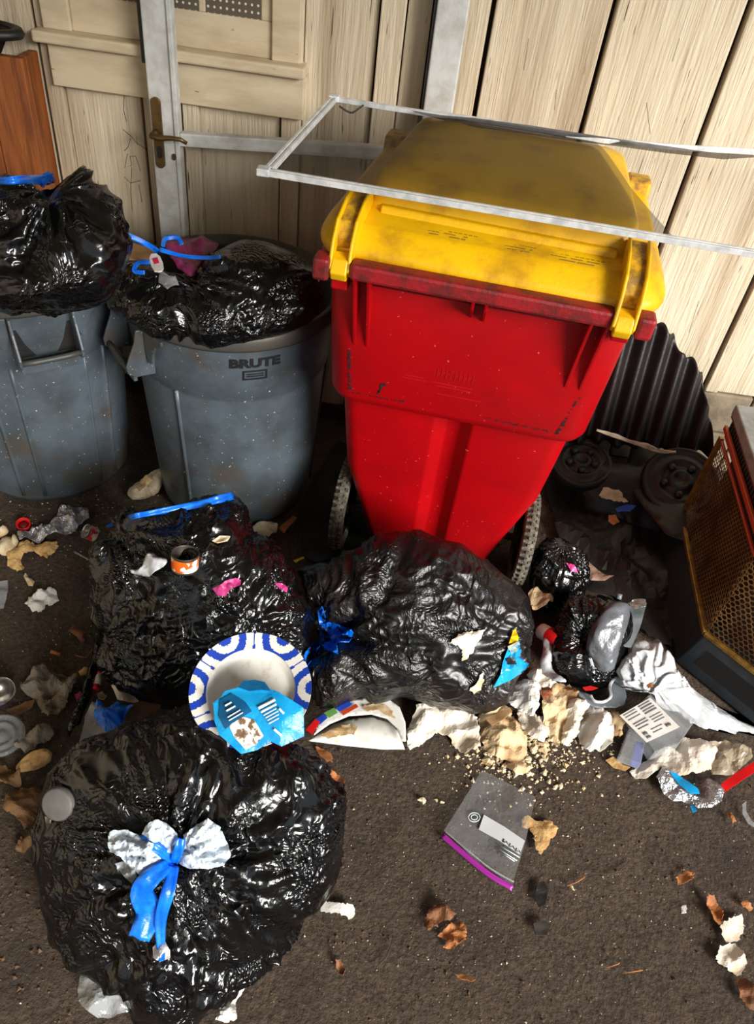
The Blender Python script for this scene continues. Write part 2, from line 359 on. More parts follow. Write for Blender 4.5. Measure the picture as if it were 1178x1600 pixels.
# ------------------------------------------------------------------ bags
_bm = bmesh.new(); bmesh.ops.create_icosphere(_bm, subdivisions=7, radius=1); _bm.verts.ensure_lookup_table()
ICO_V = np.array([v.co[:] for v in _bm.verts]); ICO_F = [[v.index for v in f.verts] for f in _bm.faces]; _bm.free()
_bm = bmesh.new(); bmesh.ops.create_icosphere(_bm, subdivisions=5, radius=1); _bm.verts.ensure_lookup_table()
ICO_VS = np.array([v.co[:] for v in _bm.verts]); ICO_FS = [[v.index for v in f.verts] for f in _bm.faces]; _bm.free()
def blob(outline, c, zc, D, ties=(), seed=1, lump=.015, crum=.010, fine=.004, p=.8, lowz=.004, small=False, smooth=2, pits=(), cf=14.):
    """a soft full body of given profile: rounded in depth, flattened where it stands, folded and creased"""
    d = ICO_VS if small else ICO_V; F = ICO_FS if small else ICO_F
    o = smooth_poly(outline, smooth); dens = []
    for i in range(len(o)):
        a, b = o[i], o[(i+1) % len(o)]
        for j in range(8): dens.append(a+(b-a)*j/8)
    dens = np.array(dens)-np.array(c); ph = np.arctan2(dens[:, 1], dens[:, 0]); R = np.hypot(dens[:, 0], dens[:, 1])
    k = np.argsort(ph); ph, R = ph[k], R[k]
    C = G(c[0], c[1], zc); dep = (C-CAMP)@CF; s = dep/FPX
    f = np.arctan2(d[:, 1], d[:, 0]); rr = np.interp(f, ph, R, period=2*math.pi)
    cs = np.hypot(d[:, 0], d[:, 1])
    # blend radius toward its mean near the view axis so the front is smooth
    rm = R.mean(); rr = rm+(rr-rm)*sst(0, .8, cs)
    e3 = -(C-CAMP)/np.linalg.norm(C-CAMP)
    q = rr*cs**p*s
    dirx = np.where(cs > 1e-6, d[:, 0]/np.maximum(cs, 1e-6), 0); diry = np.where(cs > 1e-6, d[:, 1]/np.maximum(cs, 1e-6), 0)
    dz = np.sign(d[:, 2])*np.abs(d[:, 2])**.9
    P = C+CX[None]*(q*dirx)[:, None]+CY[None]*(q*diry)[:, None]+e3[None]*(D*dz)[:, None]
    N = P-C; N /= np.linalg.norm(N, axis=1)[:, None]+1e-9
    S = seed*3.3
    W = P+np.stack([gn(P*5, seed+5), gn(P*5, seed+6), gn(P*5, seed+7)], 1)*.07
    h = lump*gn(P*5, seed)
    rs = np.random.default_rng(seed); ax = rs.normal(size=3); ax /= np.linalg.norm(ax); ax2 = rs.normal(size=3); ax2 /= np.linalg.norm(ax2)
    def stretch(Q, a_, k_): return Q-np.outer(Q@a_, a_)*(1-k_)
    def ridge(v, sh): return np.maximum(0, 1-np.abs(v)*sh)
    m1 = sst(-.25, .35, gn(P*4.5, seed+8)); m2 = sst(-.2, .35, gn(P*6, seed+9)); m3 = sst(0., .4, gn(P*8, seed+10))
    f1 = ridge(gn(stretch(W, ax, .3)*cf*.8+S, seed+1), 3.2); f2 = ridge(gn(stretch(W, ax2, .3)*cf*1.5+S, seed+2), 3.2)
    f3 = ridge(gn(W*cf*2.6, seed+3), 3.); f4 = 1-2*np.abs(gn(W*cf*5.5, seed+4))
    h = h+crum*(1.3*m1*(f1-.35)+.9*m2*(f2-.35)+.5*m3*(f3-.3))+fine*m3*(f4-.5)
    pp = px(P)
    for (tx, ty, a, kf, reach) in ties:
        v = pp-np.array([tx, ty]); ro = np.hypot(v[:, 0], v[:, 1])+1e-6; an = np.arctan2(v[:, 1], v[:, 0])
        st = np.c_[np.cos(an)*kf, np.sin(an)*kf, ro/140.+gn(P*9, 3)*.4]
        g = 1-2*np.abs(gn(st, seed+11)); g2 = 1-2*np.abs(gn(st*2.1, seed+12))
        fr = np.exp(-(ro/reach)**2)*sst(0, 18, ro)*sst(-.35, .3, d[:, 2]+.2)
        h = h+a*fr*(g-.4+.5*(g2-.4))
        h = h-a*1.6*np.exp(-(ro/26)**2)*(d[:, 2] > -.2)
    for (tx, ty, a, rad) in pits:
        ro = np.hypot(pp[:, 0]-tx, pp[:, 1]-ty); h = h+a*np.exp(-(ro/rad)**2)*sst(-.2, .3, d[:, 2])
    P = P+N*h[:, None]
    low = P[:, 2] < lowz
    P[low, 2] = lowz
    return P, F
def bag(name, label, m=M_BAG, part=True, surf=True, **k):
    P, F = blob(**k)
    e = empty(name, (float(P[:, 0].mean()), float(P[:, 1].mean()), float(P[:, 2].min())))
    tag(e, label, 'garbage bag', 'tied black garbage bags')
    mk('bag_body', P, F, m, e)
    if surf: SURF.append((P, F))
    return e

# ================================================================== SETTING
YW = 2.28
# ---- floor: packed dirt, uneven
def hgt(x, y):
    P = np.c_[x, y, np.zeros_like(x)]
    return .006*gn(P*3.1, 1)+.003*gn(P*14, 2)+.0016*gn(P*45, 3)-.006
xs = np.r_[np.linspace(-9, -1.5, 20)[:-1], np.arange(-1.5, 1.7, .0105), np.linspace(1.7, 10, 20)]
ys = np.r_[np.linspace(-9, .25, 22)[:-1], np.arange(.25, 2.3, .0105)]
gx, gy = np.meshgrid(xs, ys); fx, fy = gx.ravel(), gy.ravel()
nx, ny = len(xs), len(ys)
ii = (np.arange(ny-1)[:, None]*nx+np.arange(nx-1)[None]).ravel()
tag(mk('floor', np.c_[fx, fy, hgt(fx, fy)], np.c_[ii, ii+1, ii+nx+1, ii+nx], M_DIRT, origin=(0, 0, 0)), 'dark brown packed dirt floor strewn with crumbs', kind='structure')

# ---- back wall: backing with separate vertical planks in front
wall = tag(mk('wall_back', B().box(-3.2, 3.4, YW+.03, YW+.1, -.02, 3.2).V, B().box(0, 1, 0, 1, 0, 1).F, M_GROOVE, smooth=False, origin=(0, YW, 0)), 'cream painted vertical board wall with dark gaps', kind='structure')
def wx(x, y, yy=YW): return float(Wy(x, y, yy)[0])
def wz(x, y, yy=YW): return float(Wy(x, y, yy)[2])
def plank(x0, x1, y0=YW, y1=YW+.03, z0=.0, z1=3.18, m=M_WALL, name='plank', par=wall, bev=.003):
    V = B().box(x0, x1, y0, y1, z0, z1)
    return mk(name, V.V, V.F, m, par, smooth=False, bev=bev)
g = .006
XA = wx(82, 190)
edges = [XA-.62, XA-.41, XA-.2, XA]
for a, b in zip(edges[:-1], edges[1:]): plank(a+g, b-g)
plank(XA+.0, XA+.0, m=M_WALL) if False else None
xb = wx(111, 200); plank(XA+g, xb-.002, YW-.012)                    # cover batten
x1 = wx(222, 160); plank(xb, x1-g, YW+.004)
x2 = wx(287, 170); plank(x1+g*.4, x2-g)
x3 = wx(312, 180); plank(x2, x3, YW-.014)
x4 = wx(440, 200); plank(x3, x4-g, YW+.004)
x5 = wx(470, 200); plank(x4, x5, YW-.012)
x6 = wx(588, 100); plank(x5+.002, x6-g, YW+.002)
x7 = wx(628, 100); plank(x6, x7-g*.6, YW-.014)
x8 = wx(664, 100); plank(x7, x8, YW-.004)
gaps = [wx(716, 50), wx(756, 95), wx(933, 110), wx(1106, 183), wx(1134, 530)]
gaps.append(gaps[-1]+.21); gaps.append(gaps[-1]+.21); gaps.append(gaps[-1]+.21)
gaps[0] = x8+.004
ZB = wz(1122, 612)
for i in range(len(gaps)-1):
    a, b = gaps[i], gaps[i+1]; zb = 0.02 if i < 2 else ZB
    bt = .042
    if i > 0: plank(a+g, a+g+bt, YW-.010, z0=zb)
    plank(a+g+(bt if i > 0 else 0), b-g, z0=zb)
# concrete block plinth under the right boards
for i, (a, b) in enumerate([(gaps[2]+.01, gaps[2]+.40), (gaps[2]+.405, gaps[2]+.80), (gaps[2]+.805, gaps[2]+1.2)]):
    for z0, z1 in ((0, ZB*.5-.004), (ZB*.5+.004, ZB-.006)):
        plank(a, b, YW-.006, YW+.03, z0, z1, M_CONC, 'block', bev=.006)
bb = B().box(-2.4, gaps[2], YW-.022, YW, .0, .05); tag(mk('baseboard_back', bb.V, bb.F, mat('dark_red_brown_board', (66, 30, 24), .7, c2=(40, 22, 18), ns=12), smooth=False, bev=.003), 'dark red-brown board along the foot of the wall', kind='structure')

# cracks where the paint has split
for pl in ([(190, 128), (194, 150), (193, 172), (198, 190)], [(192, 202), (206, 214), (214, 224), (230, 234)], [(204, 216), (200, 230), (194, 236)], [(199, 240), (195, 262), (206, 258), (203, 244), (212, 244)], [(212, 244), (220, 268)], [(194, 276), (204, 286), (220, 282)], [(206, 262), (204, 300), (207, 330)], [(217, 288), (222, 316)]):
    q = B().tube([Wy(x, y, YW+.0042) for x, y in pl], .0009, 5); q.build('paint_crack', M_GROOVE, wall)
for pl in ([(1010, 160), (1016, 210)], [(826, 60), (818, 110)], [(1046, 250), (1028, 300)], [(1092, 470), (1076, 520)], [(870, 140), (866, 172)], [(1062, 60), (1050, 96)]):
    q = B().tube([Wy(x, y, YW+.0002) for x, y in pl], .0007, 5); q.build('paint_crack', M_GROOVE, wall)
# ---- window with sill
win = empty('window_1', (wx(260, 70), YW, wz(260, 70))); tag(win, 'painted wooden window with perforated dark panes above a deep sill', kind='structure')
sx0, sx1 = wx(47, 42, YW-.06), wx(477, 108, YW-.06); sz = wz(260, 76, YW-.06)
def wbox(name, x0, x1, y0, y1, z0, z1, m=M_WALL2, par=win, bev=.003):
    q = B().box(x0, x1, y0, y1, z0, z1); return mk(name, q.V, q.F, m, par, smooth=False, bev=bev)
wbox('sill', sx0, sx1, YW-.065, YW+.02, sz-.028, sz, bev=.006)
wbox('apron', sx0+.025, sx1-.006, YW-.034, YW, sz-.135, sz-.028)
cw = .075
wbox('casing', sx0+.02, sx0+.02+cw, YW-.03, YW, sz, 2.2); wbox('casing', sx1-.02-cw, sx1-.02, YW-.03, YW, sz, 2.2)
wi0, wi1 = sx0+.02+cw, sx1-.02-cw
wbox('bottom_rail', wi0, wi1, YW-.019, YW+.01, sz, sz+.085)
wbox('stile', wi0, wi0+.035, YW-.018, YW+.01, sz+.085, 2.2); wbox('stile', wi1-.03, wi1, YW-.018, YW+.01, sz+.085, 2.2)
xm = wx(318, 15); wbox('muntin', xm-.008, xm+.010, YW-.017, YW+.01, sz+.085, 2.2)
xm2 = wi0+.25; wbox('muntin', xm2-.008, xm2+.010, YW-.017, YW+.01, sz+.085, 2.2)
def panemat():
    m = bpy.data.materials.new('perforated_dark_pane'); m.use_nodes = True; t = m.node_tree; N = t.nodes; L = t.links; b = N['Principled BSDF']
    tc = N.new('ShaderNodeTexCoord'); mp = N.new('ShaderNodeMapping'); mp.inputs['Scale'].default_value = (62, 0, 62); L.new(tc.outputs['Object'], mp.inputs[0])
    fr = N.new('ShaderNodeVectorMath'); fr.operation = 'FRACTION'; L.new(mp.outputs[0], fr.inputs[0])
    sb = N.new('ShaderNodeVectorMath'); sb.operation = 'DISTANCE'; L.new(fr.outputs[0], sb.inputs[0]); sb.inputs[1].default_value = (.5, 0, .5)
    lt = N.new('ShaderNodeMath'); lt.operation = 'LESS_THAN'; lt.inputs[1].default_value = .19; L.new(sb.outputs['Value'], lt.inputs[0])
    mx = N.new('ShaderNodeMix'); mx.data_type = 'RGBA'; L.new(lt.outputs[0], mx.inputs[0]); mx.inputs[6].default_value = (*srgb((92, 82, 70)), 1); mx.inputs[7].default_value = (*srgb((214, 204, 184)), 1)
    L.new(mx.outputs[2], b.inputs['Base Color']); b.inputs['Roughness'].default_value = .5; return m
PM = panemat()
for a, b in ((wi0+.035, xm2-.008), (xm2+.01, xm-.008), (xm+.01, wi1-.03)): wbox('pane', a, b, YW-.0155, YW-.013, sz+.085, 2.2, PM, bev=0)

# ---- white aluminium door leaf standing ajar in front of the boards
YD0, YD1 = 2.175, 2.215
door = empty('door_1', (wx(255, 200, YD0), YD0, 0)); tag(door, 'white aluminium door leaf with bronze lever handle, no glass', kind='structure')
dl0, dl1 = wx(231, 150, YD0), wx(274, 150, YD0)
dr0, dr1 = wx(664, 150, YD1), wx(711, 150, YD1)
wbox('stile', dl0, dl1, YD0, YD0+.045, .02, 2.1, M_ALUW, door, .004)
q = B().box(dl0-.012, dl0, YD0+.012, YD0+.03, wz(222, 100, YD0), 2.1); mk('edge_seal', q.V, q.F, M_BLK, door, smooth=False)
q = B().box(dl1-.008, dl1+.004, YD0-.006, YD0+.004, .02, 2.1); mk('glazing_bead', q.V, q.F, M_ALUW, door, smooth=False, bev=.002)
wbox('stile', dr0, dr1, YD1-.005, YD1+.04, .02, 2.1, M_ALUW, door, .004)
q = B().box(dr0-.007, dr0, YD1, YD1+.035, .02, 2.1); mk('edge_seal', q.V, q.F, M_BLK, door, smooth=False)
ra = Wy(283, 214, YD0+.02); rb = Wy(664, 240, YD1+.02)
mk('rail', *(lambda q: (q.V, q.F))(B().bar(ra, rb, .03, .026)), M_ALUW, door, smooth=False, bev=.003)
mk('rail_bead', *(lambda q: (q.V, q.F))(B().bar(ra+np.array([0, -.014, -.014]), rb+np.array([0, -.014, -.014]), .012, .010)), M_ALUW, door, smooth=False, bev=.002)
# handle
hp = Wy(247, 206, YD0); hz0, hz1 = wz(252, 262, YD0), wz(243, 151, YD0)
def stadium(x, z0, z1, r, y0, y1):
    V = []; n = 10
    for y in (y0, y1):
        for i in range(n+1): a = math.pi*i/n; V.append((x+r*math.cos(a), y, z1-r+r*math.sin(a)))
        for i in range(n+1): a = math.pi+math.pi*i/n; V.append((x+r*math.cos(a), y, z0+r+r*math.sin(a)))
    k = 2*(n+1); F = [list(range(k))[::-1], list(range(k, 2*k))]+[(i, (i+1) % k, k+(i+1) % k, k+i) for i in range(k)]
    return V, F
hpl = mk('handle_plate', *stadium(hp[0]+.001, hz0, hz1, .0135, YD0-.007, YD0+.001), M_BRASS, door, smooth=False, bev=.002)
q = B().tube([(hp[0]-.004, YD0-.004, hp[2]), (hp[0]-.004, YD0-.03, hp[2]), (hp[0]-.004, YD0-.042, hp[2]+.002), (hp[0]+.02, YD0-.046, hp[2]), (hp[0]+.05, YD0-.046, hp[2]+.004), (hp[0]+.075, YD0-.044, hp[2]+.003), (hp[0]+.09, YD0-.04, hp[2]-.006)], [.009, .009, .0088, .008, .0066, .0058, .005], 10)
q.build('lever', M_BRASS, hpl)
mk('keyhole', *stadium(hp[0]+.002, hz0+.028, hz0+.06, .006, YD0-.0095, YD0-.006), M_BLK, hpl, smooth=False)
mk('lock_rosette', *stadium(wx(272, 244, YD0), wz(272, 250, YD0), wz(272, 240, YD0), .005, YD0-.004, YD0+.001), M_BRASS, door, smooth=False)

# ---- unseen roof and left wall, added to shape the light and shade the corner
q = B().box(-3.2, 2.75, -2.4, 2.38, 3.2, 3.28); tag(mk('shade_roof', q.V, q.F, M_WALL2, smooth=False), 'unseen roof added overhead to keep light off the corner', kind='structure')
q = B().box(-2.3, -2.2, -1.6, 2.38, 0, 3.2); tag(mk('shade_wall', q.V, q.F, M_WALL2, smooth=False), 'unseen wall added beyond the left edge to dim the left side', kind='structure')

# ================================================================== LEFT BOARD AND TUB
q = B(); bx1 = wx(47, 185, 2.165)
wb = empty('wooden_box', (bx1-.2, 2.2, 0)); tag(wb, 'brown stained wooden box standing behind the left bag against the wall', 'box')
zt = wz(14, 92, 2.165)
for i in range(4): q = B().box(bx1-.11*(i+1)+.002, bx1-.11*i, 2.18, 2.205, .0, zt); mk('board', q.V, q.F, M_WOOD, wb, smooth=False, bev=.003)
q = B().box(bx1-.025, bx1, 2.205, 2.278, 0, zt); mk('board', q.V, q.F, M_WOOD, wb, smooth=False, bev=.003)
tb = empty('plastic_tub', (bx1-.21, 2.2, zt)); tag(tb, 'black plastic tub with rolled rim on top of the brown wooden box', 'tub')
def tubl(prof, sc=(1, 1)):
    M = np.eye(4); M[0, 0], M[1, 1] = sc; M[:3, 3] = (bx1-.21, 2.185, zt); return M
B().lathe([(.0, .005), (.14, .005), (.165, .05), (.185, .06)], 40, tubl(0, (1.1, .42))).build('body', M_BLK, tb)
B().lathe([(.185, .045), (.2, .045), (.205, .055), (.2, .066), (.183, .068), (.176, .06)], 40, tubl(0, (1.1, .42))).build('rim', M_BLK, tb)

# ================================================================== GREY CANS
def can(name, label, cx, cy, yaw, ribs=(-.62, -.36, .36, .62)):
    e = empty(name, (cx, cy, 0)); tag(e, label, 'trash can', 'round grey trash cans')
    R0, R1, H = .232, .272, .69
    M = np.array(Matrix.Translation((cx, cy, 0)) @ Matrix.Rotation(yaw, 4, 'Z'))
    def r(z): return R0+(R1-R0)*z/H
    B().lathe([(.0, .012), (R0-.025, .012), (R0-.02, .0), (R0-.006, .004), (R0, .02)]+[(r(z), z) for z in (.1, .2, .3, .4, .48)]+[(r(.49), .49), (r(.495)+.006, .497), (r(.55)+.007, .55), (r(.63)+.008, .63), (r(.655)+.008, .655)], 72, M).build('body', M_CAN, e)
    B().lathe([(r(.65)+.006, .645), (.289, .648), (.292, .656), (.292, .675), (.288, .688), (.28, .692), (.272, .686), (.262, .66), (.255, .5), (.22, .06), (0, .05)], 72, M).build('rim', M_CANDK, e)
    # vertical ribs
    def rib(a, z0, z1, wdt=.012, dep=.006, m=M_CAN):
        V = []; F = []
        for k in range(9):
            z = z0+(z1-z0)*k/8
            for j, (da, dr) in enumerate(((-1, -.004), (-.5, dep), (.5, dep), (1, -.004))):
                rr = r(z)+dr; aa = a+da*wdt/2/rr; V.append((rr*math.cos(aa), rr*math.sin(aa), z))
        for k in range(8):
            for j in range(3): F.append((k*4+j, k*4+j+1, k*4+5+j, k*4+4+j))
        F += [(3, 2, 1, 0), (32, 33, 34, 35)]
        b = B().add(V, F).xf(M); b.build('rib', m, e)
    for c0 in (0, math.pi):
        for da in ribs: rib(c0+da, .03, .49)
    # handles at +-x of the can's own frame : two cheeks, hood and grip bar
    for s in (0, math.pi):
        Mh = M @ np.array(Matrix.Rotation(s, 4, 'Z'))
        h = empty('handle', tuple(Mh[:3, :3] @ np.array((.27, 0, .6))+Mh[:3, 3])); h.parent = e; h.location = Vector(LOC[h.name]-LOC[e.name])
        for sy in (-1, 1):
            y = sy*.075
            prof = [(.258, .655), (.30, .655), (.308, .62), (.322, .59), (.334, .56), (.332, .54), (.315, .526), (.26, .522)]
            V = [(p[0], y-.004, p[1]) for p in prof]+[(p[0], y+.004, p[1]) for p in prof]; n = len(prof)
            B().add(V, [list(range(n)), list(range(n, 2*n))[::-1]]+[(i, n+i, n+(i+1) % n, (i+1) % n) for i in range(n)]).xf(Mh).build('cheek', M_CAN, h, smooth=False, bev=.0025)
        B().tube([(.322, -.074, .547), (.324, -.04, .546), (.325, 0, .546), (.324, .04, .546), (.322, .074, .547)], .0075, 10).xf(Mh).build('grip', M_CANDK, h)
        qq = B().box(.308, .318, -.075, .075, .512, .542); qq.xf(Mh); mk('lower_lip', qq.V, qq.F, M_CAN, h, smooth=False, bev=.002)
        qq = B().box(.262, .268, -.073, .073, .53, .61); qq.xf(Mh); mk('pocket', qq.V, qq.F, M_BLK, h, smooth=False)
        for sy in (-1, 1):
            V = [(.284-2.2*(abs(y_)-.08)*.1, y_*sy, z_) for y_, z_ in ((.081, .652), (.081, .60), (.088, .575), (.097, .565), (.106, .575), (.112, .60), (.124, .625), (.15, .64), (.15, .652))]
            V2 = [(v[0]-.007, v[1], v[2]) for v in V]; n = len(V)
            qq = B().add(V+V2, [list(range(n)), list(range(n, 2*n))[::-1]]+[(i, n+i, n+(i+1) % n, (i+1) % n) for i in range(n)]).xf(Mh)
            mk('bracket', qq.V, qq.F, M_CAN, h, smooth=False, bev=.002)
    return e, M, r
CL = G(100, 788); canL = (-1.058, 1.852); canR = (-.466, 1.86)
eL, ML, rc = can('trash_can', 'round grey trash can at far left with its handle facing out', canL[0], canL[1], math.atan2(G(80, 550, .57)[1]-canL[1], G(80, 550, .57)[0]-canL[0]))
eR, MR, rc = can('trash_can', 'round grey trash can lettered in black, between the other can and the red cart', canR[0], canR[1], math.radians(41), ribs=(-.62, .5))
def text_mesh(s, size, bold=.0, ext=.001):
    cu = bpy.data.curves.new('t', 'FONT'); cu.body = s; cu.size = size; cu.offset = bold; cu.extrude = ext; cu.align_x = 'CENTER'; cu.resolution_u = 3
    o = bpy.data.objects.new('t', cu); COL.objects.link(o); dg = bpy.context.evaluated_depsgraph_get()
    me = bpy.data.meshes.new_from_object(o.evaluated_get(dg)); V = np.array([v.co[:] for v in me.vertices]); F = [list(p.vertices) for p in me.polygons]
    bpy.data.objects.remove(o); bpy.data.curves.remove(cu); bpy.data.meshes.remove(me); return V, F
def on_can(V, cx, cy, a0, z0, lift=.009):
    out = []
    for x, y, z in V:
        zz = z0+y; rr = rc(zz)+lift+z; a = a0+x/rr; out.append((cx+rr*math.cos(a), cy+rr*math.sin(a), zz))
    return out
AT = math.radians(-68)
V, F = text_mesh('BRUTE', .034, .0016); V[:, 0] *= 1.28
ag = math.atan2(G(399, 567, .61)[1]-canR[1], G(399, 567, .61)[0]-canR[0])
mk('lettering', on_can(V, *canR, ag, .598, .0095), F, M_TEXT, eR, smooth=False)
fr = B()
for (x0, x1, y0, y1) in ((-.031, .031, .0, .004), (-.031, .031, .0235, .0275), (-.031, -.027, 0, .0275), (.027, .031, 0, .0275), (-.022, .022, .009, .0115), (-.022, .022, .0155, .018)):
    n = 6
    for k in range(n): fr.box(x0+(x1-x0)*k/n, x0+(x1-x0)*(k+1)/n, y0, y1, 0, .001)
mk('maker_mark', on_can(fr.V, *canR, ag, .560, .0095), fr.F, M_TEXT, eR, smooth=False)

# ================================================================== RED CART
ca = math.radians(-5.3); CM = np.array(Matrix.Translation((.139, 1.382, 0)) @ Matrix.Rotation(ca, 4, 'Z'))
def cl(b): return b.xf(CM)
cart = empty('wheeled_cart', (.139+.03, 1.382+.33, 0)); tag(cart, 'large red wheeled trash cart with yellow lid, seen from its hinge side', 'trash cart')
def sec(z, yb, yf, hw, r, chd=0., hf=None):
    hf = hf or hw; P = []
    def arc(cx, cy, a0, a1, n=6):
        for i in range(n+1): a = a0+(a1-a0)*i/n; P.append((cx+r*math.cos(a), cy+r*math.sin(a), z))
    arc(-hw+r, yb+r, math.pi, 1.5*math.pi)
    for x, d in ((-.047, 0), (-.043, .1), (-.016, 1), (.018, 1), (.043, .1), (.047, 0)): P.append((x, yb+d*chd, z))
    arc(hw-r, yb+r, 1.5*math.pi, 2*math.pi); arc(hf-r, yf-r, 0, .5*math.pi); arc(-hf+r, yf-r, .5*math.pi, math.pi)
    return P
def loft(secs, cap0=False, cap1=False):
    V = []; n = len(secs[0])
    for s in secs: V += s
    F = [(i*n+j, i*n+(j+1) % n, (i+1)*n+(j+1) % n, (i+1)*n+j) for i in range(len(secs)-1) for j in range(n)]
    if cap0: F.append(list(range(n))[::-1])
    if cap1: F.append([(len(secs)-1)*n+j for j in range(n)])
    return B().add(V, F)
q = cl(loft([sec(.055, .215, .50, .165, .03, .02, .2), sec(.07, .208, .51, .178, .03, .022, .21), sec(.2, .185, .53, .212, .035, .026, .23), sec(.345, .158, .555, .252, .04, .028, .25), sec(.36, .155, .557, .256, .04, .028, .255), sec(.5, .128, .58, .266, .04, .028, .266), sec(.64, .105, .60, .276, .04, .026, .276)], True))
lower = q.build('lower_body', M_RED, cart); 
for e in (lower,): e.modifiers.new('bevel', 'BEVEL').width = .004; e.modifiers['bevel'].limit_method = 'ANGLE'; e.modifiers['bevel'].segments = 2
q = cl(loft([sec(.64, .11, .60, .27, .04), sec(.622, .095, .605, .285, .05), sec(.625, .082, .612, .293, .055), sec(.645, .074, .618, .301, .055), sec(.8, .055, .635, .308, .055), sec(.99, .034, .655, .314, .055), sec(.995, .04, .65, .309, .05)], False, True))
up = q.build('upper_body', M_RED, cart); up.modifiers.new('bevel', 'BEVEL').width = .003; up.modifiers['bevel'].limit_method = 'ANGLE'
# rim, bar, gussets
q = cl(loft([sec(.955, .028, .668, .325, .055), sec(.95, .02, .676, .333, .06), sec(.985, .02, .676, .333, .06), sec(.99, .03, .668, .325, .055)]))
q.build('rim', M_REDG, cart)
q = B().box(-.256, .252, -.022, .016, .972, 1.006); cl(q); mk('handle_bar', q.V, q.F, M_REDG, cart, smooth=False, bev=.007)
for sx in (-1, 1):
    q = B().box(sx*.296-.0, sx*.296+sx*.033, -.026, .018, .962, 1.008) if sx > 0 else B().box(-.329, -.296, -.026, .018, .962, 1.008)
    cl(q); mk('hinge_lug', q.V, q.F, M_REDG, cart, smooth=False, bev=.007)
    q = B().box(sx*.262-.0, sx*.296, .005, .05, .935, .985) if sx > 0 else B().box(-.296, -.262, .005, .05, .935, .985)
    cl(q); mk('hinge_block', q.V, q.F, M_RED, cart, smooth=False, bev=.004)
def gusset(x, z0, dy=-.018):
    prof = [(dy, .975), (.06, .975), (.075, z0), (.055, z0), (dy+.012, .95)]
    V = [(x-.0035, p[0], p[1]) for p in prof]+[(x+.0035, p[0], p[1]) for p in prof]; n = len(prof)
    q = B().add(V, [list(range(n)), list(range(n, 2*n))[::-1]]+[(i, n+i, n+(i+1) % n, (i+1) % n) for i in range(n)]); cl(q)
    mk('gusset', q.V, q.F, M_RED, cart, smooth=False, bev=.0015)
for x, z0 in ((-.246, .79), (-.218, .79), (-.012, .90), (.014, .895), (.216, .785), (.247, .785)): gusset(x, z0)
# scuffs and moulded mark (thin raised / worn marks)
def on_back(x, z, off=.0015):
    yb = .074+(.034-.074)*(z-.645)/(.99-.645); return np.array([x, yb-off, z])
def mark(pts, wd, m, name, off=.001, par=up):
    V = []; F = []
    for k, (x, z) in enumerate(pts):
        a = pts[min(k+1, len(pts)-1)]; b = pts[max(k-1, 0)]; d = np.array([a[0]-b[0], a[1]-b[1]]); d = d/(np.linalg.norm(d)+1e-9); n = np.array([-d[1], d[0]])
        ww = wd*(.35+.9*random.random()) if m is M_SCUFF else wd
        V += [on_back(x+n[0]*ww/2, z+n[1]*ww/2, off), on_back(x-n[0]*ww/2, z-n[1]*ww/2, off)]
    F = [(2*k, 2*k+1, 2*k+3, 2*k+2) for k in range(len(pts)-1) if m is not M_SCUFF or random.random() < .62]
    b = B().add(V, F); cl(b); return mk(name, b.V, b.F, m, par, smooth=False, solid=.0006)
def jit(p, q, n, s): return [(p[0]+(q[0]-p[0])*i/n+random.gauss(0, s), p[1]+(q[1]-p[1])*i/n+random.gauss(0, s)) for i in range(n+1)]
mark(jit((-.256, .775), (-.247, .652), 40, .0014), .0065, M_SCUFF, 'scuff')
mark(jit((.252, .77), (.232, .652), 40, .0016), .007, M_SCUFF, 'scuff')
mark(jit((-.25, .655), (-.12, .657), 44, .0016), .0035, M_SCUFF, 'scuff')
mark(jit((.06, .657), (.235, .654), 50, .0014), .0035, M_SCUFF, 'scuff')
mark(jit((-.17, .70), (-.185, .66), 10, .003), .006, M_SCUFF, 'scuff')
emb = B()
M_EMB = mat('red_moulded_letter', (172, 12, 22), .42)
b = B()                                   # worn moulded emblem: letter-like strokes, no longer readable
for k in range(9):
    x = -.058+.0098*k; z0 = .745+random.uniform(-.002, .002)
    b.add([on_back(x+dx, z0+dz, .0012) for dx, dz in ((0, 0), (.0018, 0), (.0018, .026), (0, .026))], [(0, 1, 2, 3)])
    zz = z0+random.choice((0, .012, .024)); b.add([on_back(x+dx, zz+dz, .0012) for dx, dz in ((0, 0), (.008, 0), (.008, .0018), (0, .0018))], [(0, 1, 2, 3)])
cl(b); mk('moulded_emblem', b.V, b.F, M_EMB, up, smooth=False, solid=.0008)
for zz, xx, ww in ((.73, -.02, .045), (.722, -.015, .04), (.735, -.105, .02), (.727, -.105, .026), (.70, .0, .05)):
    mark([(xx-ww, zz), (xx+ww, zz)], .0022, M_EMB, 'moulded_line', .0006)
